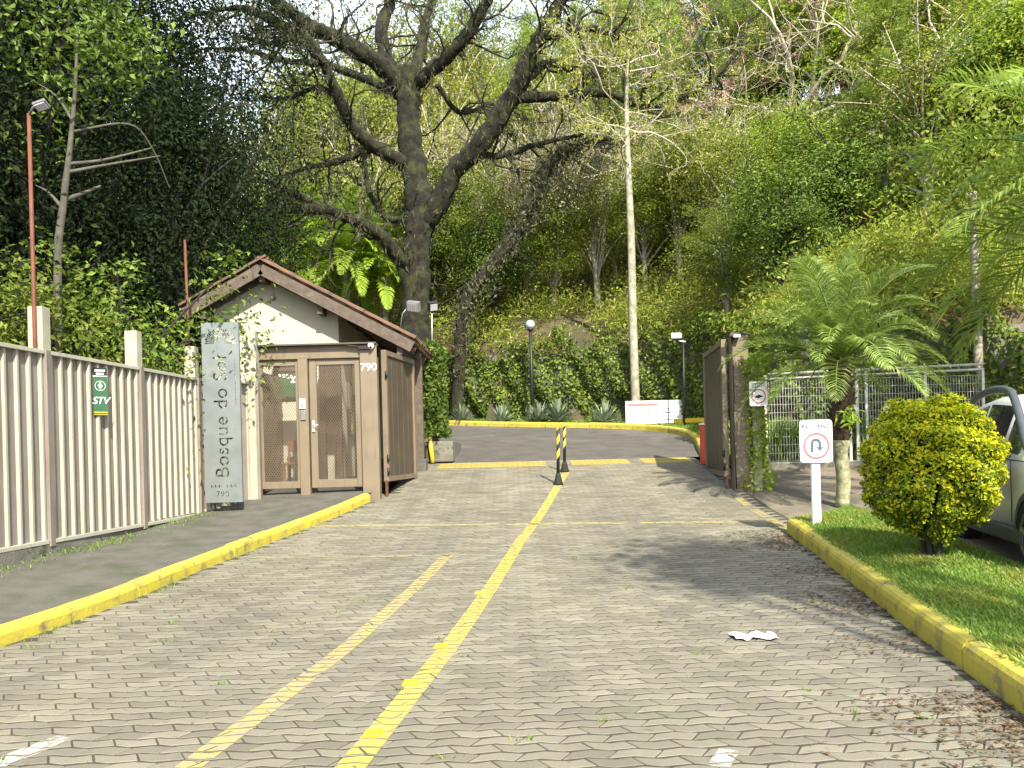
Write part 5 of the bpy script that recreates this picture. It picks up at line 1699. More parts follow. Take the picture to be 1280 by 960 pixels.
    G.poly(V, [(5 * r + c, 5 * r + c + 1, 5 * r + c + 6, 5 * r + c + 5) for r in range(3) for c in range(4)], True); G.build('windscreen', 'car_glass', root)
    G = Geo(); V = []
    for (y, wv) in ((3.70, 0.50), (3.85, 0.55), (3.97, 0.58)):
        for x in np.linspace(-wv, wv, 5):
            q = shell(y, x, 0.0); V.append((q[0], q[1] + 0.012, q[2] + 0.01))
    G.poly(V, [(5 * r + c, 5 * r + c + 1, 5 * r + c + 6, 5 * r + c + 5) for r in range(2) for c in range(4)], True); G.build('rear_window', 'car_glass', root)
    G = Geo(); G.box((0, -0.005, 0.46), (1.0, 0.06, 0.16)); G.build('grille', 'car_trim', root, bev=0.02)
    G = Geo(); G.box((0, 0.02, 0.30), (1.35, 0.14, 0.12)); G.build('bumper', 'car_trim', root, bev=0.03)
    return root
car = build_car()
cp = at(1290, 560, 7.75)
car.rotation_euler = (0, 0, math.radians(-14))
_cr = Matrix.Rotation(math.radians(-14), 3, 'Z')
_w = _cr @ Vector((-0.88, 0.78, 0))
car.scale = (1, 1, 1.05)
car.location = (cp.x - _w.x - 0.02, 7.80 - _w.y, g(8.5) + 0.10)

# ================================================================== PLANTS
def unit(v):
    v = np.asarray(v, float); return v / (np.linalg.norm(v) + 1e-9)

def grow(rng, p, d, L, r, lev, paths, n=5, wander=0.22, up=0.06, kids=3, ratio=0.6, spread=0.9, taper=0.4, rmin=0.004):
    p = np.asarray(p, float).copy(); d = unit(d)
    pts = [p.copy()]; dirs = [d.copy()]
    for i in range(n):
        d = unit(d + rng.normal(0, wander, 3) + np.array([0, 0, up]))
        p = p + d * L / n
        pts.append(p.copy()); dirs.append(d.copy())
    rad = np.linspace(r, r * taper, n + 1)
    paths.append((np.array(pts), rad, lev))
    if lev > 0:
        kk = max(1, int(round(kids + rng.normal(0, 0.6))))
        for k in range(kk):
            t = rng.uniform(0.30, 1.0) if k else 1.0
            i = min(n, int(t * n))
            dd = unit(dirs[i] + rng.normal(0, spread * 0.6, 3))
            grow(rng, pts[i], dd, L * ratio * rng.uniform(0.7, 1.25), max(rad[i] * 0.68, rmin), lev - 1, paths, n, wander, up, kids, ratio, spread, taper, rmin)

def tubes(G, paths, sides=(4, 5, 6, 7, 8), wob=0.0, rng=None):
    for pts, rad, lev in paths:
        G.tube(pts, rad, sides[min(lev, len(sides) - 1)], cap=False, wob=wob, rng=rng)

def crown_points(rng, n_clump, per, R, clump_r, shell=0.45, lobes=5, flat=0.7, bottom=-1.0):
    """points in leaf clumps spread through an uneven ellipsoid of radii R"""
    amp = rng.uniform(0.12, 0.30, lobes); fr = rng.integers(1, 4, (lobes, 3)); ph = rng.uniform(0, 6.28, lobes)
    C = []
    while len(C) < n_clump:
        u = unit(rng.normal(0, 1, 3))
        if u[2] < bottom: continue
        f = 1 + sum(a * math.sin(q[0] * u[0] * 2 + q[1] * u[1] * 2 + q[2] * u[2] * 2 + p_) for a, q, p_ in zip(amp, fr, ph))
        rr = (shell + (1 - shell) * rng.uniform() ** 0.6) * f
        C.append(u * rr * R)
    C = np.array(C)
    k = rng.integers(int(per * 0.5), int(per * 1.5), n_clump)
    idx = np.repeat(np.arange(n_clump), k)
    sz = clump_r * rng.uniform(0.6, 1.4, n_clump)
    off = rng.normal(0, 1, (len(idx), 3)) * sz[idx][:, None] * np.array([1, 1, flat])
    return C, C[idx] + off, unit_rows(C)[idx]

def unit_rows(A):
    return A / (np.linalg.norm(A, axis=1)[:, None] + 1e-9)

def leafy_tree(name, label, cat, seed, H, R, cz, leafmat, bark, leaf=0.15, clumps=260, per=46, clump_r=0.38, trunk_r=0.16, aspect=0.5, up=0.5, shell=0.4, bottom=-1.0, droop=0.3, flat=0.7, limbs=12):
    rng = np.random.default_rng(seed)
    root = thing(name, label, cat, (0, 0, 0))
    C, P, O = crown_points(rng, clumps, per, np.array(R, float), clump_r, shell, bottom=bottom, flat=flat)
    ctr = np.array([0, 0, cz])
    C = C + ctr; P = P + ctr
    G = Geo()
    pt = [(0, 0, -0.4), (rng.normal(0, .06), rng.normal(0, .06), H * 0.2), (rng.normal(0, .15), rng.normal(0, .15), H * 0.45), (rng.normal(0, .25), rng.normal(0, .25), H * 0.75)]
    sp = smooth_path([(*a, b) for a, b in zip(pt, (trunk_r * 1.25, trunk_r, trunk_r * 0.75, trunk_r * 0.35))], 5)
    G.tube(sp[:, :3], sp[:, 3], 9, wob=0.05, rng=rng)
    sel = rng.choice(len(C), min(limbs * 3, len(C)), replace=False)
    for k in sel:
        i = rng.integers(4, len(sp) - 1); a = sp[i, :3]
        if a[2] > C[k][2]: i = 5; a = sp[i, :3]
        m = (a + C[k]) / 2 + rng.normal(0, 0.2, 3) + np.array([0, 0, 0.25])
        q = smooth_path([a, m, C[k]], 4)
        G.tube(q, np.linspace(max(0.02, sp[i, 3] * 0.42), 0.012, len(q)), 5, cap=False)
    G.build('trunk', bark, root)
    G = Geo(); G.leaves(P, leaf, rng, aspect=aspect, up=up, out=O * 0.7, droop=droop)
    tag(G.build('crown', leafmat, root), kind='stuff')
    return root

def pine_tree(name, label, seed, H, leafmat='needle', dens=1.0):
    rng = np.random.default_rng(seed)
    root = thing(name, label, 'tree', (0, 0, 0))
    G = Geo(); pt = smooth_path([(0, 0, -0.4, 0.17), (0.05, 0, H * 0.35, 0.13), (-0.05, 0.05, H * 0.7, 0.08), (0, 0, H, 0.02)], 6)
    G.tube(pt[:, :3], pt[:, 3], 8)
    P = []
    z = H * 0.34
    while z < H * 0.985:
        t = (z - H * 0.34) / (H * 0.66)
        nb = rng.integers(3, 6)
        for k in range(nb):
            az = rng.uniform(0, 6.28); L = (2.1 * (1 - t) ** 0.75 + 0.25) * rng.uniform(0.6, 1.15)
            d = unit([math.cos(az), math.sin(az), 0.25 + 0.5 * t])
            ps = [np.array([0, 0, z])]
            dd = d.copy()
            for i in range(5):
                dd = unit(dd + np.array([0, 0, -0.07]) + rng.normal(0, 0.08, 3)); ps.append(ps[-1] + dd * L / 5)
            ps = np.array(ps)
            G.tube(ps, np.linspace(0.03, 0.006, 6), 4, cap=False)
            m = int(36 * L * dens)
            tt = rng.uniform(0.2, 1.0, m); base = np.stack([np.interp(tt, np.linspace(0, 1, 6), ps[:, c]) for c in range(3)], 1)
            P.append(base + rng.normal(0, 0.14, (m, 3)) * np.array([1, 1, 0.8]))
        z += rng.uniform(0.25, 0.5)
    G.build('trunk', 'pale_bark', root)
    P = np.concatenate(P)
    P = np.repeat(P, 7, 0) + rng.normal(0, 0.07, (len(P) * 7, 3))
    G = Geo(); G.leaves(P, 0.24, rng, aspect=0.09, up=0.1, droop=0.4, fold=0.03)
    tag(G.build('crown', leafmat, root), kind='stuff')
    return root

def bare_tree(name, label, seed, H, r, bark, blossom=0, lev=4, d0=(0, 0, 1), kids=3, spread=0.95, blossom_mat='blossom', trunk=0.35, size=0.10):
    rng = np.random.default_rng(seed)
    root = thing(name, label, 'tree', (0, 0, 0))
    paths = []
    grow(rng, (0, 0, -0.3), d0, H * trunk, r, 0, paths, n=6, wander=0.08, taper=0.75)
    tipp = paths[0][0][-1]
    for k in range(5):
        az = k * 1.256 + rng.normal(0, 0.3); e = rng.uniform(0.35, 1.1)
        grow(rng, tipp - np.array([0, 0, rng.uniform(0, H * 0.08)]), (math.cos(az) * math.cos(e), math.sin(az) * math.cos(e), math.sin(e)), H * 0.36, r * 0.55, lev, paths, n=5, wander=0.16, up=0.03, kids=kids, ratio=0.66, spread=spread, rmin=0.010, taper=0.55)
    G = Geo(); tubes(G, paths, (3, 4, 5, 6, 7)); G.build('branches', bark, root)
    if blossom:
        tips = [p for p, rr, lv in paths if lv <= 1]
        P = []
        for _ in range(blossom):
            q = tips[rng.integers(len(tips))]; t = rng.uniform(0.3, 1); i = t * (len(q) - 1); a = int(i); b = min(a + 1, len(q) - 1)
            P.append(q[a] + (q[b] - q[a]) * (i - a) + rng.normal(0, 0.05, 3))
        G = Geo(); G.leaves(np.array(P), size, rng, aspect=0.7, up=0.3)
        tag(G.build('blossom' if blossom_mat == 'blossom' else 'foliage', blossom_mat, root), kind='stuff')
    return root

# ---- palm fronds
def frond_mesh(seed, L, el, nl=46, leaflet=0.34, droop=1.0, matname='frond', wid=0.020):
    """arching frond along +x"""
    rng = np.random.default_rng(seed)
    n = 14
    d = np.array([math.cos(el), 0, math.sin(el)]); p = np.zeros(3); pts = [p.copy()]; ds = [d.copy()]
    for i in range(n):
        d = unit(d + np.array([0, 0, -0.10 * droop * (0.3 + 1.6 * i / n)])); p = p + d * L / n; pts.append(p.copy()); ds.append(d.copy())
    pts = np.array(pts); ds = np.array(ds)
    G = Geo(); G.tube(pts, np.linspace(0.020, 0.004, n + 1), 5, cap=False)
    for s in (-1, 1):
        for k in range(nl):
            t = 0.10 + 0.90 * (k + rng.uniform(0, 0.8)) / nl
            i = min(n - 1e-6, t * n); a = int(i); f = i - a
            b = pts[a] * (1 - f) + pts[a + 1] * f; dr = unit(ds[a] * (1 - f) + ds[a + 1] * f)
            side = np.array([0, s, 0]); upv = unit(np.cross(dr, np.array([0, 1, 0]))); upv = upv if upv[2] > 0 else -upv
            ll = leaflet * (math.sin(math.pi * min(1, 0.12 + 0.9 * t)) ** 0.55) * rng.uniform(0.85, 1.1)
            ld = unit(side * 1.0 + dr * (0.45 + 0.7 * t) + upv * (0.35 + rng.normal(0, 0.12)))
            w = unit(np.cross(ld, upv)) * wid * 0.5
            q1 = b + ld * ll * 0.5; l2 = unit(ld + np.array([0, 0, -0.55])); q2 = q1 + l2 * ll * 0.5
            G.poly([b - w * 0.6, b + w * 0.6, q1 + w, q1 - w, q2], [(0, 1, 2, 3), (3, 2, 4)], False)
    me = G.mesh('frond'); me.materials.append(M[matname])
    return me

def palm(label, base, top, r0, r1, fronds, L, leaflet, seed, lower=None, els=(80, 62, 42, 22, 2, -20), nl=46, wid=0.02, droop=1.0, name='palm_tree', fmat='frond'):
    rng = np.random.default_rng(seed)
    t = thing(name, label, 'palm', base)
    base, top = np.array(base), np.array(top)
    G = Geo(); n = 26; V = np.array([base + (top - base) * i / (n - 1) + np.array([0.02 * math.sin(i * 0.5), 0.02 * math.cos(i * 0.4), 0]) for i in range(n)])
    rr = np.array([(r0 if i / n < 0.45 else r1) for i in range(n)]); rr = np.convolve(np.pad(rr, 2, 'edge'), np.ones(5) / 5, 'valid')
    cut = int(n * 0.45)
    G.tube(V[:cut + 1], rr[:cut + 1], 14, wob=0.06, rng=rng); G.build('trunk', lower or 'palm_bark', t)
    G = Geo(); G.tube(V[cut:], rr[cut:] * 0.8, 14, wob=0.08, rng=rng)
    for i in range(cut, n):           # old leaf bases
        for k in range(9):
            a = k * 0.698 + i * 0.9; p = V[i]; d = np.array([math.cos(a), math.sin(a), 0.0]); q = p + d * rr[i] * 0.75
            e = q + d * rr[i] * 0.45 + np.array([0, 0, 0.11]); s = np.array([-d[1], d[0], 0]) * 0.045
            G.poly([q - s, q + s, e + s * 0.5, e - s * 0.5, q + d * -0.02 + np.array([0, 0, -0.05])], [(0, 1, 2, 3), (4, 1, 0)])
    G.build('leaf_bases', 'palm_bark', t)
    ms = [frond_mesh(seed + j, L, math.radians(e), nl, leaflet, droop, fmat, wid) for j, e in enumerate(els)]
    for k in range(fronds):
        j = int(k * len(els) / fronds); s = rng.uniform(0.85, 1.12)
        part('frond', ms[j], t, Vector(top - base) + Vector((0, 0, -0.25 + 0.3 * (1 - j / len(els)))), (rng.normal(0, 0.12), rng.normal(0, 0.08), k * 2.39996 + rng.normal(0, 0.15)), (s, s, s))
    return t

# ---- the big mossy tree
TD = 31.6
S_PX = TD / FPX
limbs = [   # pixels x, y, width, depth offset
    [(519, 425, 44, 0), (520, 380, 39, 0), (521, 317, 36, 0), (525, 275, 38, 0), (521, 233, 36, 0), (512, 167, 34, 0), (511, 117, 33, 0), (508, 85, 30, 0)],
    [(530, 285, 28, 0), (548, 256, 26, -.2), (569, 212, 26, -.5), (598, 183, 27, -.8), (640, 121, 24, -1.2), (661, 75, 21, -1.5), (682, 33, 18, -1.8), (704, -6, 15, -2.0), (730, -50, 10, -2.2)],
    [(508, 110, 24, 0), (490, 92, 21, .4), (477, 40, 18, .8), (488, 0, 16, 1.0), (492, -50, 11, 1.2)],
    [(513, 110, 22, 0), (534, 92, 19, -.3), (569, 62, 18, -.8), (598, 21, 15, -1.2), (612, -5, 13, -1.4), (640, -50, 9, -1.6)],
    [(512, 105, 16, 0), (527, 62, 15, .6), (529, 35, 12, .9), (541, 0, 9, 1.2)],
    [(500, 108, 25, 0), (473, 79, 24, -.5), (423, 50, 22, -1.2), (386, 31, 18, -1.8), (352, 8, 15, -2.2), (330, -8, 12, -2.5), (300, -30, 8, -2.8)],
    [(508, 205, 20, 0), (490, 196, 18, -.4), (448, 167, 17, -1.0), (423, 121, 15, -1.5), (402, 75, 13, -2.0), (382, 46, 11, -2.3), (344, 29, 9, -2.6), (302, 10, 7, -2.8), (240, 19, 4, -3.0)],
    [(497, 118, 14, 0), (469, 104, 12, .6), (407, 81, 11, 1.0), (357, 75, 8, 1.4), (302, 62, 6, 1.6), (262, 60, 3, 1.8)],
    [(512, 330, 20, 0), (502, 325, 18, -.3), (473, 292, 17, -.9), (432, 271, 15, -1.5), (398, 262, 14, -2.0), (360, 262, 11, -2.4), (323, 262, 7, -2.8)],
    [(398, 260, 10, -2.0), (370, 243, 8, -2.2), (344, 231, 7, -2.5), (307, 221, 4, -2.8)],
    [(503, 210, 13, 0), (473, 183, 12, .5), (427, 200, 10, .9), (377, 212, 6, 1.2), (345, 222, 3, 1.4)],
    [(505, 275, 10, 0), (482, 271, 9, .4), (461, 237, 8, .6), (455, 196, 6, .8), (448, 150, 4, 1.0)],
    [(640, 121, 16, -1.2), (682, 121, 13, -1.4), (722, 118, 11, -1.6), (760, 117, 10, -1.8), (814, 133, 9, -2.0), (872, 112, 7, -2.2), (918, 70, 5, -2.4), (937, 25, 3, -2.5)],
    [(655, 100, 13, -1.3), (686, 79, 11, -1.0), (723, 90, 8, -.8), (765, 100, 5, -.6)],
    [(672, 52, 11, -1.6), (700, 40, 10, -1.8), (719, 35, 9, -2.0), (760, 40, 7, -2.2), (800, 60, 4, -2.4)],
    [(590, 190, 11, -.7), (625, 195, 9, -.4), (677, 179, 7, -.2), (730, 168, 4, 0)],
    [(545, 105, 8, .5), (575, 140, 7, .8), (620, 130, 5, 1.0), (660, 150, 3, 1.2)],
    [(420, 118, 8, -1.5), (395, 110, 7, -1.4), (360, 122, 5, -1.2), (325, 120, 3, -1.0)],
    [(386, 33, 8, -1.9), (360, 45, 7, -2.0), (335, 55, 5, -2.2), (300, 45, 3, -2.4)],
]
bt0 = at(519, 425, TD)
bt = thing('mossy_tree', 'huge dark mossy tree with spreading bare limbs behind the guardhouse', 'tree', (bt0.x, TD, hz(bt0.x, TD)))
rng = np.random.default_rng(11)
twigs = []; beardP = []
for k, lb in enumerate(limbs):
    pts = []
    for (px_, py_, w, dz) in lb:
        q = at(px_, py_, TD + dz * 1.3); pts.append((q.x, q.y, q.z, w * S_PX * 0.45))
    if k == 0:
        pts = [(pts[0][0], TD, hz(bt0.x, TD) - 0.3, 0.95), (pts[0][0], TD, hz(bt0.x, TD) + 0.8, 0.70)] + pts
    P = smooth_path(pts, 7)
    G = Geo(); G.tube(P[:, :3] + rng.normal(0, 0.012, (len(P), 3)), P[:, 3] * (1 + rng.normal(0, 0.05, len(P))), 14 if P[0, 3] > 0.2 else 10, wob=0.07, rng=rng)
    G.build('trunk' if k == 0 else 'limb', 'moss_bark', bt)
    if k == 0: 
        for _ in range(10):
            i = rng.integers(len(P) // 3, len(P) - 2); az = rng.uniform(0, 6.28)
            grow(rng, P[i, :3], (math.cos(az), math.sin(az), rng.uniform(-0.2, 0.6)), rng.uniform(0.6, 1.4), 0.03, 2, twigs, wander=0.3, up=0.02, kids=3, ratio=0.6)
        continue
    m = int(4 + 1.5 * len(lb))
    for _ in range(m):
        i = rng.integers(len(P) // 4, len(P)); dd = unit(P[min(i + 1, len(P) - 1), :3] - P[max(i - 2, 0), :3])
        side = unit(np.cross(dd, rng.normal(0, 1, 3)))
        grow(rng, P[i, :3], unit(dd * 0.6 + side + np.array([0, 0, 0.12])), rng.uniform(1.0, 2.6), min(0.055, P[i, 3] * 0.5), 3, twigs, wander=0.30, up=0.03, kids=3, ratio=0.62)
    for _ in range(int(len(P) * 5)):
        i = rng.integers(0, len(P)); a = rng.uniform(0, 6.28)
        beardP.append(P[i, :3] + np.array([rng.normal(0, P[i, 3]), rng.normal(0, P[i, 3]), -P[i, 3] * rng.uniform(-0.6, 1.2) - rng.uniform(0, 0.12)]))
G = Geo(); tubes(G, twigs, (3, 4, 5, 5, 6)); tag(G.build('twigs', 'moss_twig', bt), kind='stuff')
for pts, r_, lev in twigs:
    if rng.uniform() < 0.5: beardP.append(pts[rng.integers(len(pts))] + np.array([0, 0, -0.06]))
G = Geo(); beardP = np.repeat(np.array(beardP), 3, 0); beardP = beardP + rng.normal(0, 0.06, beardP.shape)
G.leaves(beardP, 0.21, rng, aspect=0.14, up=-0.2, droop=3.0, fold=0.05, svar=0.6)
tag(G.build('moss', 'moss_beard', bt), kind='stuff')
for px_, y0, y1 in ((452, 130, 300), (365, 95, 250), (748, 60, 185), (640, 190, 250), (538, 25, 160)):       # hanging creepers
    a, b = at(px_, y0, TD - 0.6), at(px_ - 3, y1, TD - 0.6)
    P = smooth_path([a, (a + b) / 2 + Vector((0.1, 0, 0)), b], 8) + rng.normal(0, 0.02, (17, 3))
    G = Geo(); G.tube(P, np.linspace(0.035, 0.018, len(P)), 6, cap=False)
    C = np.repeat(P, 12, 0) + rng.normal(0, 0.05, (len(P) * 12, 3))
    G.leaves(C, 0.14, rng, aspect=0.3, droop=2.0); G.build('creeper', 'moss_beard', bt)

# leaning trunk wrapped in hanging moss
lt0 = at(575, 440, 31.2)
lt = thing('leaning_tree', 'leaning moss-draped trunk beside the huge dark tree', 'tree', (lt0.x, 31.2, hz(lt0.x, 31.2)))
pts = [(lt0.x - 0.2, 31.2, hz(lt0.x, 31.2) - 0.2, 0.22)] + [(*at(a, b, 31.2 + c), w * S_PX * 0.45) for a, b, w, c in ((578, 400, 17, 0), (600, 350, 18, 0), (640, 300, 20, 0), (668, 245, 20, 0), (690, 200, 16, 0.1), (725, 183, 10, 0.3), (765, 172, 6, 0.5))]
P = smooth_path(pts, 6)
G = Geo(); G.tube(P[:, :3], P[:, 3], 12, wob=0.09, rng=rng); G.build('trunk', 'moss_bark', lt)
tw = []; C = []
for _ in range(30):
    i = rng.integers(5, len(P)); az = rng.uniform(0, 6.28)
    grow(rng, P[i, :3], (math.cos(az), math.sin(az) * 0.5, rng.uniform(-0.5, 0.4)), rng.uniform(0.6, 1.5), 0.03, 2, tw, wander=0.3, up=-0.05)
G = Geo(); tubes(G, tw); tag(G.build('branches', 'moss_twig', lt), kind='stuff')
for _ in range(3600):
    i = rng.integers(3, len(P)); C.append(P[i, :3] + np.array([rng.normal(0, 0.22) , rng.normal(0, 0.25), -abs(rng.normal(0, 0.45)) + 0.2]))
G = Geo(); G.leaves(np.array(C), 0.17, rng, aspect=0.35, droop=1.6, up=0.1); tag(G.build('moss', 'moss_beard', lt), kind='stuff')

# ---- prototypes of the wood
protos = {}
FAR = (0, -400, -60)
protos['mid'] = [leafy_tree('broadleaf_tree', 'x', 'tree', 31, 9, (2.5, 2.5, 3.3), 5.6, 'leaf_mid', 'pale_bark', leaf=0.14, clumps=230, per=70),
                 leafy_tree('broadleaf_tree', 'x', 'tree', 32, 10, (2.9, 2.7, 3.0), 6.6, 'leaf_mid', 'pale_bark', leaf=0.13, clumps=200, per=74, clump_r=0.45)]
protos['bright'] = [leafy_tree('broadleaf_tree', 'x', 'tree', 33, 9, (2.6, 2.4, 3.1), 5.6, 'leaf_bright', 'pale_bark', leaf=0.15, clumps=170, per=80, clump_r=0.40, shell=0.3)]
protos['olive'] = [leafy_tree('broadleaf_tree', 'x', 'tree', 34, 9.5, (2.5, 2.5, 3.4), 5.8, 'leaf_olive', 'grey_twig', leaf=0.14, clumps=130, per=46, clump_r=0.42, shell=0.25, limbs=26)]
protos['dark'] = [leafy_tree('broadleaf_tree', 'x', 'tree', 35, 9, (2.6, 2.6, 3.2), 5.2, 'leaf_deep', 'dark_bark', leaf=0.17, clumps=200, per=54)]
protos['pine'] = [pine_tree('feathery_tree', 'x', 36, 12.0, dens=1.1), pine_tree('feathery_tree', 'x', 37, 11.0, dens=1.0)]
protos['bare'] = [bare_tree('bare_tree', 'x', 38, 9.0, 0.13, 'grey_twig', 900, lev=4, blossom_mat='leaf_olive'), bare_tree('bare_tree', 'x', 39, 8.0, 0.12, 'grey_twig', 600, lev=4, blossom_mat='leaf_olive')]
protos['pink'] = [bare_tree('blossom_tree', 'x', 40, 9.0, 0.14, 'grey_twig', 2600, lev=4, size=0.085)]
used = {}
LABELS = set()
KIND_WORDS = {'mid': 'green leafy tree', 'bright': 'bright green loose tree', 'olive': 'sparse olive-green tree', 'dark': 'dark green dense tree', 'pine': 'feathery light green conifer', 'bare': 'bare pale-twigged tree', 'pink': 'bare tree with pink blossom'}
MARKS = [(300, 'behind the dark trees by the fence'), (420, 'behind the guardhouse ridge'), (500, 'seen through the mossy tree\'s lower limbs'), (580, 'behind the mossy tree trunk'), (640, 'behind the leaning trunk'), (690, 'above the globe lamp post'), (745, 'between globe lamp and tall pale trunk'), (800, 'behind the tall pale trunk'), (860, 'above the white notice board'), (925, 'above the open gate leaf'), (990, 'above the small ring sign'), (1060, 'above the short palm'), (1130, 'just right of the short palm'), (1200, 'above the round golden shrub'), (1400, 'above the parked car')]
def mark(px_):
    for a, w in MARKS:
        if px_ < a: return w
    return MARKS[-1][1]
def tier(Y): return 'low on the slope' if Y < 37 else ('halfway up the slope' if Y < 47 else ('high on the slope' if Y < 58 else 'on the hilltop'))

def plant(kind, px_, Y, H, wide=1.0, rng=np.random.default_rng(5), label=None, zoff=0.0):
    pr = protos[kind]; k = used.get(kind, 0); src = pr[k % len(pr)]
    first = k < len(pr); used[kind] = k + 1
    x = at(px_, 300, Y).x
    lab = label or f'{KIND_WORDS[kind]} {tier(Y)} {mark(px_)}'
    if lab in LABELS: lab = lab.replace(KIND_WORDS[kind], 'taller ' + KIND_WORDS[kind])
    if lab in LABELS: lab = lab.replace('taller', 'narrow')
    LABELS.add(lab)
    nomH = {'pine': 12.0}.get(kind, 9.2)
    s = H / nomH
    loc = (x, Y, hz(x, Y) - 0.1 + zoff); rzv = rng.uniform(0, 6.28); sc = (s * wide, s * wide, s)
    if first:
        src.location = loc; src.rotation_euler = (0, 0, rzv); src.scale = sc; src['label'] = lab; src['group'] = 'trees on the wooded hillside'
        return src
    return copy_thing(src, loc, rzv, sc, lab, 'trees on the wooded hillside')

wood = [
    # low on the slope
    ('mid', 585, 35.0, 6.5, 1.0), ('dark', 540, 36.0, 7.5, 1.0), ('dark', 620, 34.0, 4.6, 1.2), ('bright', 690, 34.5, 5.0, 1.2), ('olive', 655, 36.0, 7.0, 1.0), ('mid', 745, 34.0, 5.5, 1.2), ('bright', 805, 33.5, 5.5, 1.1),
    ('mid', 850, 32.5, 6.0, 1.1), ('olive', 895, 31.0, 6.5, 1.1), ('mid', 945, 29.0, 6.0, 1.2), ('bright', 1000, 28.0, 5.6, 1.2), ('dark', 1050, 26.0, 6.0, 1.2), ('pine', 1110, 27.0, 9.0, 1.1), ('olive', 1160, 25.0, 6.5, 1.2), ('dark', 1215, 24.0, 6.0, 1.2), ('pine', 1262, 26.0, 10.0, 1.2), ('bright', 1310, 23.0, 7.0, 1.2),
    ('dark', 980, 24.0, 4.5, 1.3), ('mid', 905, 26.5, 4.0, 1.3),
    # halfway
    ('bright', 330, 40.0, 8.0, 1.1), ('mid', 400, 42.0, 9.0, 1.1), ('olive', 455, 41.0, 9.5, 1.0), ('bare', 500, 42.0, 11.0, 1.1), ('olive', 560, 42.0, 10.0, 1.0), ('bare', 600, 40.0, 10.5, 1.2), ('bright', 635, 43.0, 9.0, 1.1), ('olive', 700, 41.0, 9.5, 1.1), ('bare', 735, 38.0, 8.5, 1.2), ('pine', 780, 42.0, 12.0, 1.1), ('pine', 835, 40.0, 12.0, 1.1), ('bare', 840, 36.0, 7.5, 1.2), ('dark', 880, 39.0, 9.0, 1.0), ('pine', 925, 38.0, 11.0, 1.2), ('pink', 985, 36.0, 11.0, 1.25), ('bare', 955, 33.0, 7.5, 1.2), ('pine', 1025, 37.0, 12.0, 1.2), ('dark', 965, 41.0, 10.0, 1.0), ('bright', 1090, 36.0, 10.0, 1.1), ('pine', 1130, 38.0, 12.5, 1.2), ('pine', 1190, 35.0, 12.5, 1.2), ('bare', 1150, 33.0, 11.0, 1.3), ('olive', 1250, 34.0, 11.0, 1.1),
    ('bare', 770, 35.0, 7.0, 1.2), ('bare', 885, 34.5, 8.0, 1.2), ('bare', 660, 37.5, 8.5, 1.2), ('pink', 900, 44.0, 12.0, 1.2), ('bright', 440, 38.0, 8.5, 1.2), ('olive', 480, 45.0, 10.0, 1.1), ('bare', 350, 44.0, 10.5, 1.2),
    # high
    ('olive', 365, 52.0, 10.0, 1.2), ('mid', 270, 50.0, 10.0, 1.2), ('pine', 440, 54.0, 11.0, 1.1), ('mid', 520, 53.0, 9.5, 1.2), ('olive', 600, 52.0, 11.0, 1.2), ('pine', 665, 50.0, 13.0, 1.2), ('olive', 560, 49.0, 11.5, 1.1), ('pine', 725, 52.0, 12.0, 1.2), ('pine', 765, 50.0, 13.0, 1.2), ('pine', 810, 53.0, 14.0, 1.1), ('olive', 860, 51.0, 12.0, 1.1), ('pine', 905, 50.0, 13.0, 1.1), ('dark', 955, 49.0, 12.0, 1.1), ('olive', 1000, 51.0, 11.5, 1.1), ('pine', 1060, 47.5, 13.5, 1.2), ('bright', 1070, 44.0, 12.0, 1.2), ('pine', 1110, 50.0, 13.5, 1.2), ('olive', 1165, 48.0, 12.5, 1.2), ('pine', 1225, 48.0, 14.0, 1.2), ('bare', 1200, 42.0, 12.0, 1.1), ('pine', 1280, 46.0, 12.5, 1.2),
    ('mid', 432, 48.0, 14.0, 1.1), ('olive', 385, 50.0, 15.0, 1.1), ('olive', 500, 50.5, 14.0, 1.1), ('mid', 548, 55.0, 14.0, 1.1), ('olive', 610, 56.0, 13.0, 1.2),
    # hilltop
    ('pine', 790, 62.0, 12.0, 1.2), ('pine', 850, 64.0, 12.0, 1.1), ('dark', 940, 62.0, 12.0, 1.0), ('mid', 1040, 63.0, 12.0, 1.2), ('olive', 1120, 60.0, 11.0, 1.2), ('pine', 1200, 62.0, 13.0, 1.3), ('mid', 690, 63.0, 9.5, 1.3), ('olive', 610, 61.0, 10.0, 1.3), ('olive', 470, 60.0, 13.0, 1.3), ('bare', 640, 57.0, 13.0, 1.3), ('olive', 530, 62.0, 10.5, 1.3), ('bright', 740, 60.0, 11.0, 1.2), ('bare', 410, 57.0, 12.5, 1.3), ('pine', 570, 64.0, 12.0, 1.3),
]
for k_, px_, Yd, H_, w_ in wood:
    plant(k_, px_, Yd, H_, w_)

# undergrowth over the bank above the wall
C = []; rng = np.random.default_rng(77)
cl = []
while len(cl) < 1300:
    px_ = rng.uniform(500, 1340); Yd = rng.uniform(17.6, 46)
    x = at(px_, 400, Yd).x
    d = float(wall_dist(np.array([x]), np.array([Yd]))[0])
    if d < 0.2 or d > 14: continue
    if 0.2 < d < 3.0 and 640 < px_ < 760 and rng.uniform() < 0.75: continue     # bare red bank
    cl.append((x, Yd, hz(x, Yd)))
for c in cl:
    h = rng.uniform(0.3, 1.3); m = 120
    C.append(np.array(c) + np.stack([rng.normal(0, 0.42, m), rng.normal(0, 0.42, m), np.abs(rng.normal(0, 0.5, m)) * h], 1))
C = np.concatenate(C); rng.shuffle(C); h3 = len(C) // 3
G = Geo(); G.leaves(C[:h3], 0.12, rng, aspect=0.5, up=0.5)
tag(G.build('undergrowth', 'leaf_bright'), 'bright undergrowth covering the bank above the creeper wall', 'undergrowth', kind='stuff')
G = Geo(); G.leaves(C[h3:2 * h3], 0.12, rng, aspect=0.5, up=0.4)
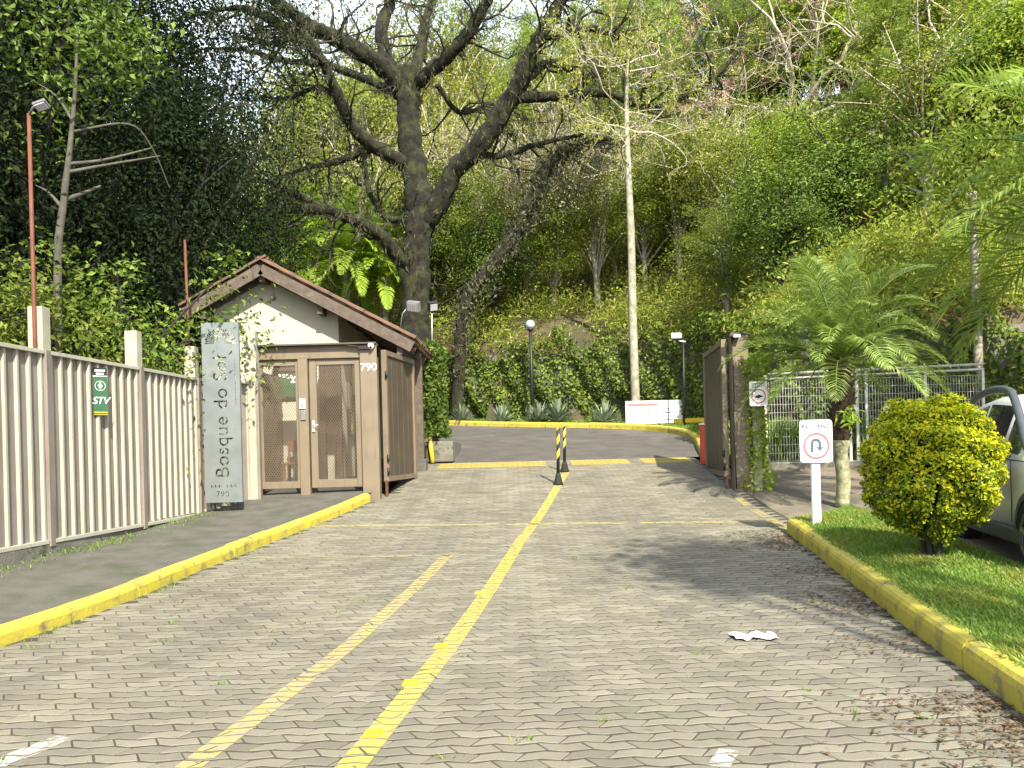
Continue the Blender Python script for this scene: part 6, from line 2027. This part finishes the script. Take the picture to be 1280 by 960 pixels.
tag(G.build('undergrowth', 'leaf_mid'), 'green undergrowth covering the bank above the creeper wall', 'undergrowth', kind='stuff')
G = Geo(); G.leaves(C[2 * h3:], 0.24, rng, aspect=0.16, up=0.2)
tag(G.build('undergrowth', 'leaf_olive'), 'thin dry stems and grasses on the bank', 'undergrowth', kind='stuff')

# ---- dark evergreens behind the cream fence
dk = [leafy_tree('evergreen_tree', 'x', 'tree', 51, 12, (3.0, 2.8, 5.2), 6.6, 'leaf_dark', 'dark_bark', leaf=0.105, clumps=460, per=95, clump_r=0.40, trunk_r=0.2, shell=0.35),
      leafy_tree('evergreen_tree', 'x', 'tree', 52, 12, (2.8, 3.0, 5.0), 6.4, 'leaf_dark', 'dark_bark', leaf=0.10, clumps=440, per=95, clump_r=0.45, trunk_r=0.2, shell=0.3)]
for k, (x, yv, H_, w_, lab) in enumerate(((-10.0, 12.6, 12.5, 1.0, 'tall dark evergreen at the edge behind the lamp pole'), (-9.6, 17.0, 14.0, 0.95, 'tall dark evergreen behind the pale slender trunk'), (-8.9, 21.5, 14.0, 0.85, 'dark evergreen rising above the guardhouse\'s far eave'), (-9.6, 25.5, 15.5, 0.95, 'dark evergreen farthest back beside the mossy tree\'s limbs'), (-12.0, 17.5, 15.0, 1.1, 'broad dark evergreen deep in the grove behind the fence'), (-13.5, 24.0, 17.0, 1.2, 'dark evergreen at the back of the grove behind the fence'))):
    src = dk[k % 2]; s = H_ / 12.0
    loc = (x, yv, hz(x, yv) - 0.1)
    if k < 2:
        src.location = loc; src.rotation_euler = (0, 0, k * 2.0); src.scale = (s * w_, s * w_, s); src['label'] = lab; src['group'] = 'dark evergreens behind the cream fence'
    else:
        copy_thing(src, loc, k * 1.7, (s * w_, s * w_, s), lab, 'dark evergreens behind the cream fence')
# slender pale trunk in front of them
q = at(72, 400, 12.0); sl_ = thing('slender_tree', 'slender pale grey tree with thin side branches behind the fence', 'tree', (q.x, 12.0, 0.4))
P = smooth_path([(q.x, 12.0, 0.3, 0.10), (*at(72, 350, 12.0), 0.085), (*at(80, 250, 12.0), 0.075), (*at(88, 180, 12.0), 0.055), (*at(94, 110, 12.0), 0.04), (*at(97, 30, 12.0), 0.02)], 6)
G = Geo(); G.tube(P[:, :3], P[:, 3] * 0.65, 9, wob=0.03, rng=rng); G.build('trunk', 'slim_bark', sl_)
G = Geo()
for a in ([(80, 250, 0.04), (100, 243, 0.03), (125, 233, 0.02)], [(86, 205, 0.03), (130, 200, 0.022), (190, 185, 0.012)], [(86, 215, 0.028), (140, 205, 0.02), (200, 195, 0.010)], [(88, 165, 0.02), (160, 155, 0.015), (190, 185, 0.011), (212, 235, 0.007)], [(78, 260, 0.03), (60, 240, 0.018), (45, 232, 0.01)], [(90, 150, 0.02), (70, 120, 0.014), (40, 100, 0.008)]):
    P2 = smooth_path([(*at(u, v, 12.0 + 0.3 * i), w) for i, (u, v, w) in enumerate(a)], 5)
    G.tube(P2[:, :3], P2[:, 3], 6, cap=False)
G.build('branches', 'slim_bark', sl_)
C_, P_, O_ = crown_points(rng, 50, 40, np.array([1.2, 1.2, 1.3]), 0.3)
G = Geo(); G.leaves(P_ + np.array(tuple(at(95, 40, 12.3))), 0.12, rng, aspect=0.5); tag(G.build('crown', 'leaf_deep', sl_), kind='stuff')

# sunlit shrubs just behind the fence
sh = leafy_tree('leafy_shrub', 'x', 'shrub', 61, 3.2, (1.15, 1.0, 1.25), 2.2, 'leaf_mid', 'dark_bark', leaf=0.095, clumps=110, per=60, clump_r=0.22, trunk_r=0.05, shell=0.4)
sh2 = leafy_tree('leafy_shrub', 'x', 'shrub', 62, 3.2, (1.25, 1.1, 1.2), 2.1, 'leaf_deep', 'dark_bark', leaf=0.09, clumps=120, per=60, clump_r=0.22, trunk_r=0.05, shell=0.4)
for k, (px_, Yd, s, lab) in enumerate(((5, 12.3, 1.15, 'bright leafy shrub left of the tall lamp pole'), (125, 13.6, 1.25, 'green leafy shrub between the first two cement pillars'), (80, 12.9, 1.0, 'bright low shrub just above the fence by the security plate'), (140, 13.8, 0.8, 'green leafy shrub behind the second cement pillar'), (196, 18.2, 0.9, 'green leafy shrub behind the metal name board'))):
    src = (sh, sh2)[k % 2]; q = at(px_, 400, Yd); loc = (q.x, Yd, 0.45 + 0.06 * k)
    if k < 2:
        src.location = loc; src.scale = (s,) * 3; src['label'] = lab; src['group'] = 'shrubs behind the cream fence'
    else:
        copy_thing(src, loc, k * 1.3, (s,) * 3, lab, 'shrubs behind the cream fence')

# small vine hanging over the fence's end pillar
C = []
vb = Vector((-4.66, 14.30, 2.75))
for _ in range(70):
    t_ = rng.uniform(); C.append((vb.x - 0.25 * t_ + rng.normal(0, 0.07), vb.y + rng.normal(0, 0.06), vb.z + 0.55 * t_ + rng.normal(0, 0.14)))
G = Geo(); G.leaves(np.array(C), 0.07, rng, aspect=0.7); G.tube(smooth_path([(vb.x, vb.y + .05, 0.7), (vb.x - 0.02, vb.y + 0.03, 2.2), (vb.x - 0.15, vb.y, 3.0), (vb.x - 0.2, vb.y, 3.35)], 5), 0.008, 5)
tag(G.build('vine', 'leaf_deep', origin=tuple(vb)), 'little vine climbing between name board and end pillar', 'vine')

# bright bamboo-like palms behind the guardhouse
def plume(label, px_, Yd, top_py, seed, n=34, L=3.0, matname='leaf_lime'):
    rng = np.random.default_rng(seed); q = at(px_, 400, Yd); zb_ = hz(q.x, Yd); tz = at(px_, top_py, Yd).z
    t = thing('feather_palm', label, 'palm', (q.x, Yd, zb_), group='bright palms behind the guardhouse')
    G = Geo(); G.tube(smooth_path([(q.x, Yd, zb_ - 0.2), (q.x + 0.1, Yd, (zb_ + tz) / 2), (q.x, Yd, tz - 1.2)], 6), np.linspace(0.135, 0.10, 13), 10, wob=0.03, rng=rng); G.build('trunk', 'pale_bark', t)
    els = (80, 60, 40, 15, -10)
    ms = [frond_mesh(seed + j, L, math.radians(e), 40, 0.6, 1.4, matname, 0.075) for j, e in enumerate(els)]
    for k in range(n):
        j = int(k * len(els) / n); s = rng.uniform(0.8, 1.1)
        part('frond', ms[j], t, (0, 0, tz - 1.3 - zb_), (rng.normal(0, 0.1), 0, k * 2.4), (s, s, s))
    return t
plume('bright arching palm directly behind the guardhouse ridge', 362, 35.0, 275, 201)
plume('bright arching palm above the guardhouse\'s long roof slope', 432, 34.3, 285, 202)
plume('bright arching palm between roof and mossy trunk', 480, 34.8, 310, 203, n=28)
plume('bright arching palm left of the guardhouse ridge', 312, 36.0, 300, 204, n=28)
pq = at(795, 505, 27.6); ptop = at(785, 205, 27.6)
pt_ = thing('pale_tree', 'tall straight pale lichen-stained trunk behind the white notice board', 'tree', (pq.x, 27.6, hz(pq.x, 27.6)))
rng = np.random.default_rng(404)
P = smooth_path([(pq.x, 27.6, hz(pq.x, 27.6) - 0.2, 0.15), (*at(791, 400, 27.6), 0.135), (*at(789, 300, 27.6), 0.125), (*ptop, 0.10), (*at(783, 130, 27.6), 0.07), (*at(786, 60, 27.6), 0.03)], 7)
G = Geo(); G.tube(P[:, :3], P[:, 3], 12, wob=0.03, rng=rng); G.build('trunk', 'pale_bark', pt_)
tw = []
for k in range(16):
    i_ = rng.integers(len(P) // 2 + 2, len(P) - 1); az = rng.uniform(0, 6.28)
    grow(rng, P[i_, :3], (math.cos(az), math.sin(az), rng.uniform(-0.1, 0.5)), rng.uniform(1.0, 2.2), 0.03, 3, tw, wander=0.22, up=0.02, kids=3, ratio=0.6, rmin=0.007, taper=0.5)
G = Geo(); tubes(G, tw); tag(G.build('branches', 'grey_twig', pt_), kind='stuff')
P3 = []
for q_, r_, lv_ in tw:
    if lv_ <= 1:
        for _ in range(7): P3.append(q_[rng.integers(1, len(q_))] + rng.normal(0, 0.10, 3))
G = Geo(); G.leaves(np.array(P3), 0.12, rng, aspect=0.4); tag(G.build('foliage', 'leaf_olive', pt_), kind='stuff')
plume('drooping yellowish palm right of the tall pale trunk', 838, 35.0, 215, 206, n=20, L=2.0)

# ---- short palm on the lawn's end, and the big palm whose fronds hang in from the right
pb_ = gnd(1053, 634)
tp_ = at(1050, 446, pb_.y)
palm('short feathery palm with shaggy trunk at the end of the lawn', tuple(pb_), tuple(tp_), 0.105, 0.20, 54, 1.9, 0.44, 301, lower='lichen_bark', nl=72, wid=0.015, droop=1.15, els=(82, 68, 54, 42, 30, 16), fmat='frond_short')
pb2 = Vector((9.9, 13.4, g(13.4) + 0.05))
palm('big palm behind the car with bright fronds hanging in', tuple(pb2), (9.75, 13.2, 5.5), 0.22, 0.30, 32, 3.7, 0.90, 311, nl=48, wid=0.048, droop=0.8)
# fern sprouting from the short palm's trunk
C = [(pb_.x + 0.05 + rng.normal(0, 0.07), pb_.y - 0.18 + rng.normal(0, 0.04), tp_.z - 0.95 + rng.normal(0, 0.07)) for _ in range(60)]
G = Geo(); G.leaves(np.array(C), 0.17, rng, aspect=0.25); tag(G.build('fern', 'leaf_lime', origin=(pb_.x, pb_.y, tp_.z - 0.95)), 'small bright fern growing on the short palm\'s trunk', 'fern')

# ---- round golden shrub
sb_ = gnd(1166, 702, 0.16)
gs = thing('golden_shrub', 'round clipped shrub with golden leaf tips on the lawn', 'shrub', sb_)
sy = sb_.y
k_ = sy / FPX
ctr = np.array(tuple(at(1165, 586, sy))); Rm = 77 * k_
rng = np.random.default_rng(91)
def shrub_pts(n_, r0, r1):
    out = []; nr = []
    while len(out) < n_:
        u = unit(rng.normal(0, 1, 3))
        f = 1 + 0.07 * math.sin(7 * u[0] + 2) * math.sin(6 * u[2]) + 0.05 * math.sin(11 * u[1] + 9 * u[2] + 3 * u[0]) + 0.035 * math.sin(19 * u[2] + 4 * u[0])
        if u[2] < -0.15:
            f *= 1 - 0.10 * (-u[2] - 0.15) + 0.05
        r = Rm * f * rng.uniform(r0, r1)
        p = u * r * np.array([1.0, 0.95, 1.12])
        if p[2] < -Rm * 0.2 and u[0] < -0.3: p[0] -= 0.05
        out.append(p + ctr); nr.append(u)
    return np.array(out), np.array(nr)
P, N = shrub_pts(9500, 0.80, 1.0)
G = Geo(); G.leaves(P, 0.05, rng, aspect=0.5, up=0.3, out=N * 0.8); tag(G.build('leaves', 'shrub_green', gs), kind='stuff')
P, N = shrub_pts(24000, 0.90, 1.045)
w_ = rng.uniform(0, 1, len(P)) < np.clip(0.66 + 0.6 * N[:, 2], 0.2, 1.0) * np.clip(0.80 + 0.9 * (np.sin(P[:, 0] * 23) * np.sin(P[:, 2] * 27 + P[:, 1] * 9) + 0.25), 0.15, 1)
G = Geo(); G.leaves(P[w_], 0.047, rng, aspect=0.5, up=0.6, out=N[w_] * 0.8); tag(G.build('golden_tips', 'golden', gs), kind='stuff')
G = Geo(); G.leaves(P[~w_][:5000], 0.045, rng, aspect=0.5, up=0.4, out=N[~w_][:5000] * 0.8); tag(G.build('leaves', 'shrub_green', gs), kind='stuff')
for k in range(5):
    a = k * 1.3; 
    G = Geo(); P2 = smooth_path([(sb_.x + 0.05 * math.cos(a), sb_.y + 0.05 * math.sin(a), sb_.z - 0.08), (sb_.x + 0.10 * math.cos(a), sb_.y + 0.1 * math.sin(a), sb_.z + 0.25), (ctr[0] + 0.35 * math.cos(a), ctr[1] + 0.35 * math.sin(a), ctr[2])], 5)
    G.tube(P2, np.linspace(0.035, 0.015, len(P2)), 7, wob=0.06, rng=rng); G.build('stem', 'dark_bark', gs)
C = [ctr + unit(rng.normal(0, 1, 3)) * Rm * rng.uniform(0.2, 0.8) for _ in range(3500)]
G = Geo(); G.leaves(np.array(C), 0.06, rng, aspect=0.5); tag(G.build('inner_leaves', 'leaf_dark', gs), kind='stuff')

# thin grey trunk behind the wire fence
q = at(1222, 500, 17.2)
tt_ = thing('thin_trunk', 'thin straight grey trunk behind the wire fence end', 'tree', (q.x, 17.2, hz(q.x, 17.2)))
G = Geo(); G.tube(smooth_path([(q.x, 17.2, 1.0), (*at(1222, 430, 17.2),), (*at(1219, 340, 17.2),), (*at(1216, 240, 17.2),)], 5), np.linspace(0.10, 0.07, 16), 9, wob=0.03, rng=rng); G.build('trunk', 'pale_bark', tt_)
C_, P_, O_ = crown_points(rng, 60, 40, np.array([1.5, 1.5, 1.2]), 0.35)
G = Geo(); G.leaves(P_ + np.array(tuple(at(1216, 225, 17.2))), 0.15, rng, aspect=0.5); tag(G.build('crown', 'leaf_mid', tt_), kind='stuff')

# tall tree beside the viewer's back whose crown dapples the drive
st_ = leafy_tree('street_tree', 'tall loose-crowned tree standing behind the viewer by the kerb', 'tree', 95, 14, (0.9, 1.5, 0.9), 11.6, 'leaf_mid', 'pale_bark', leaf=0.2, clumps=60, per=60, clump_r=0.30, trunk_r=0.2, shell=0.2)
st_.location = (6.35, -3.0, 0.1)
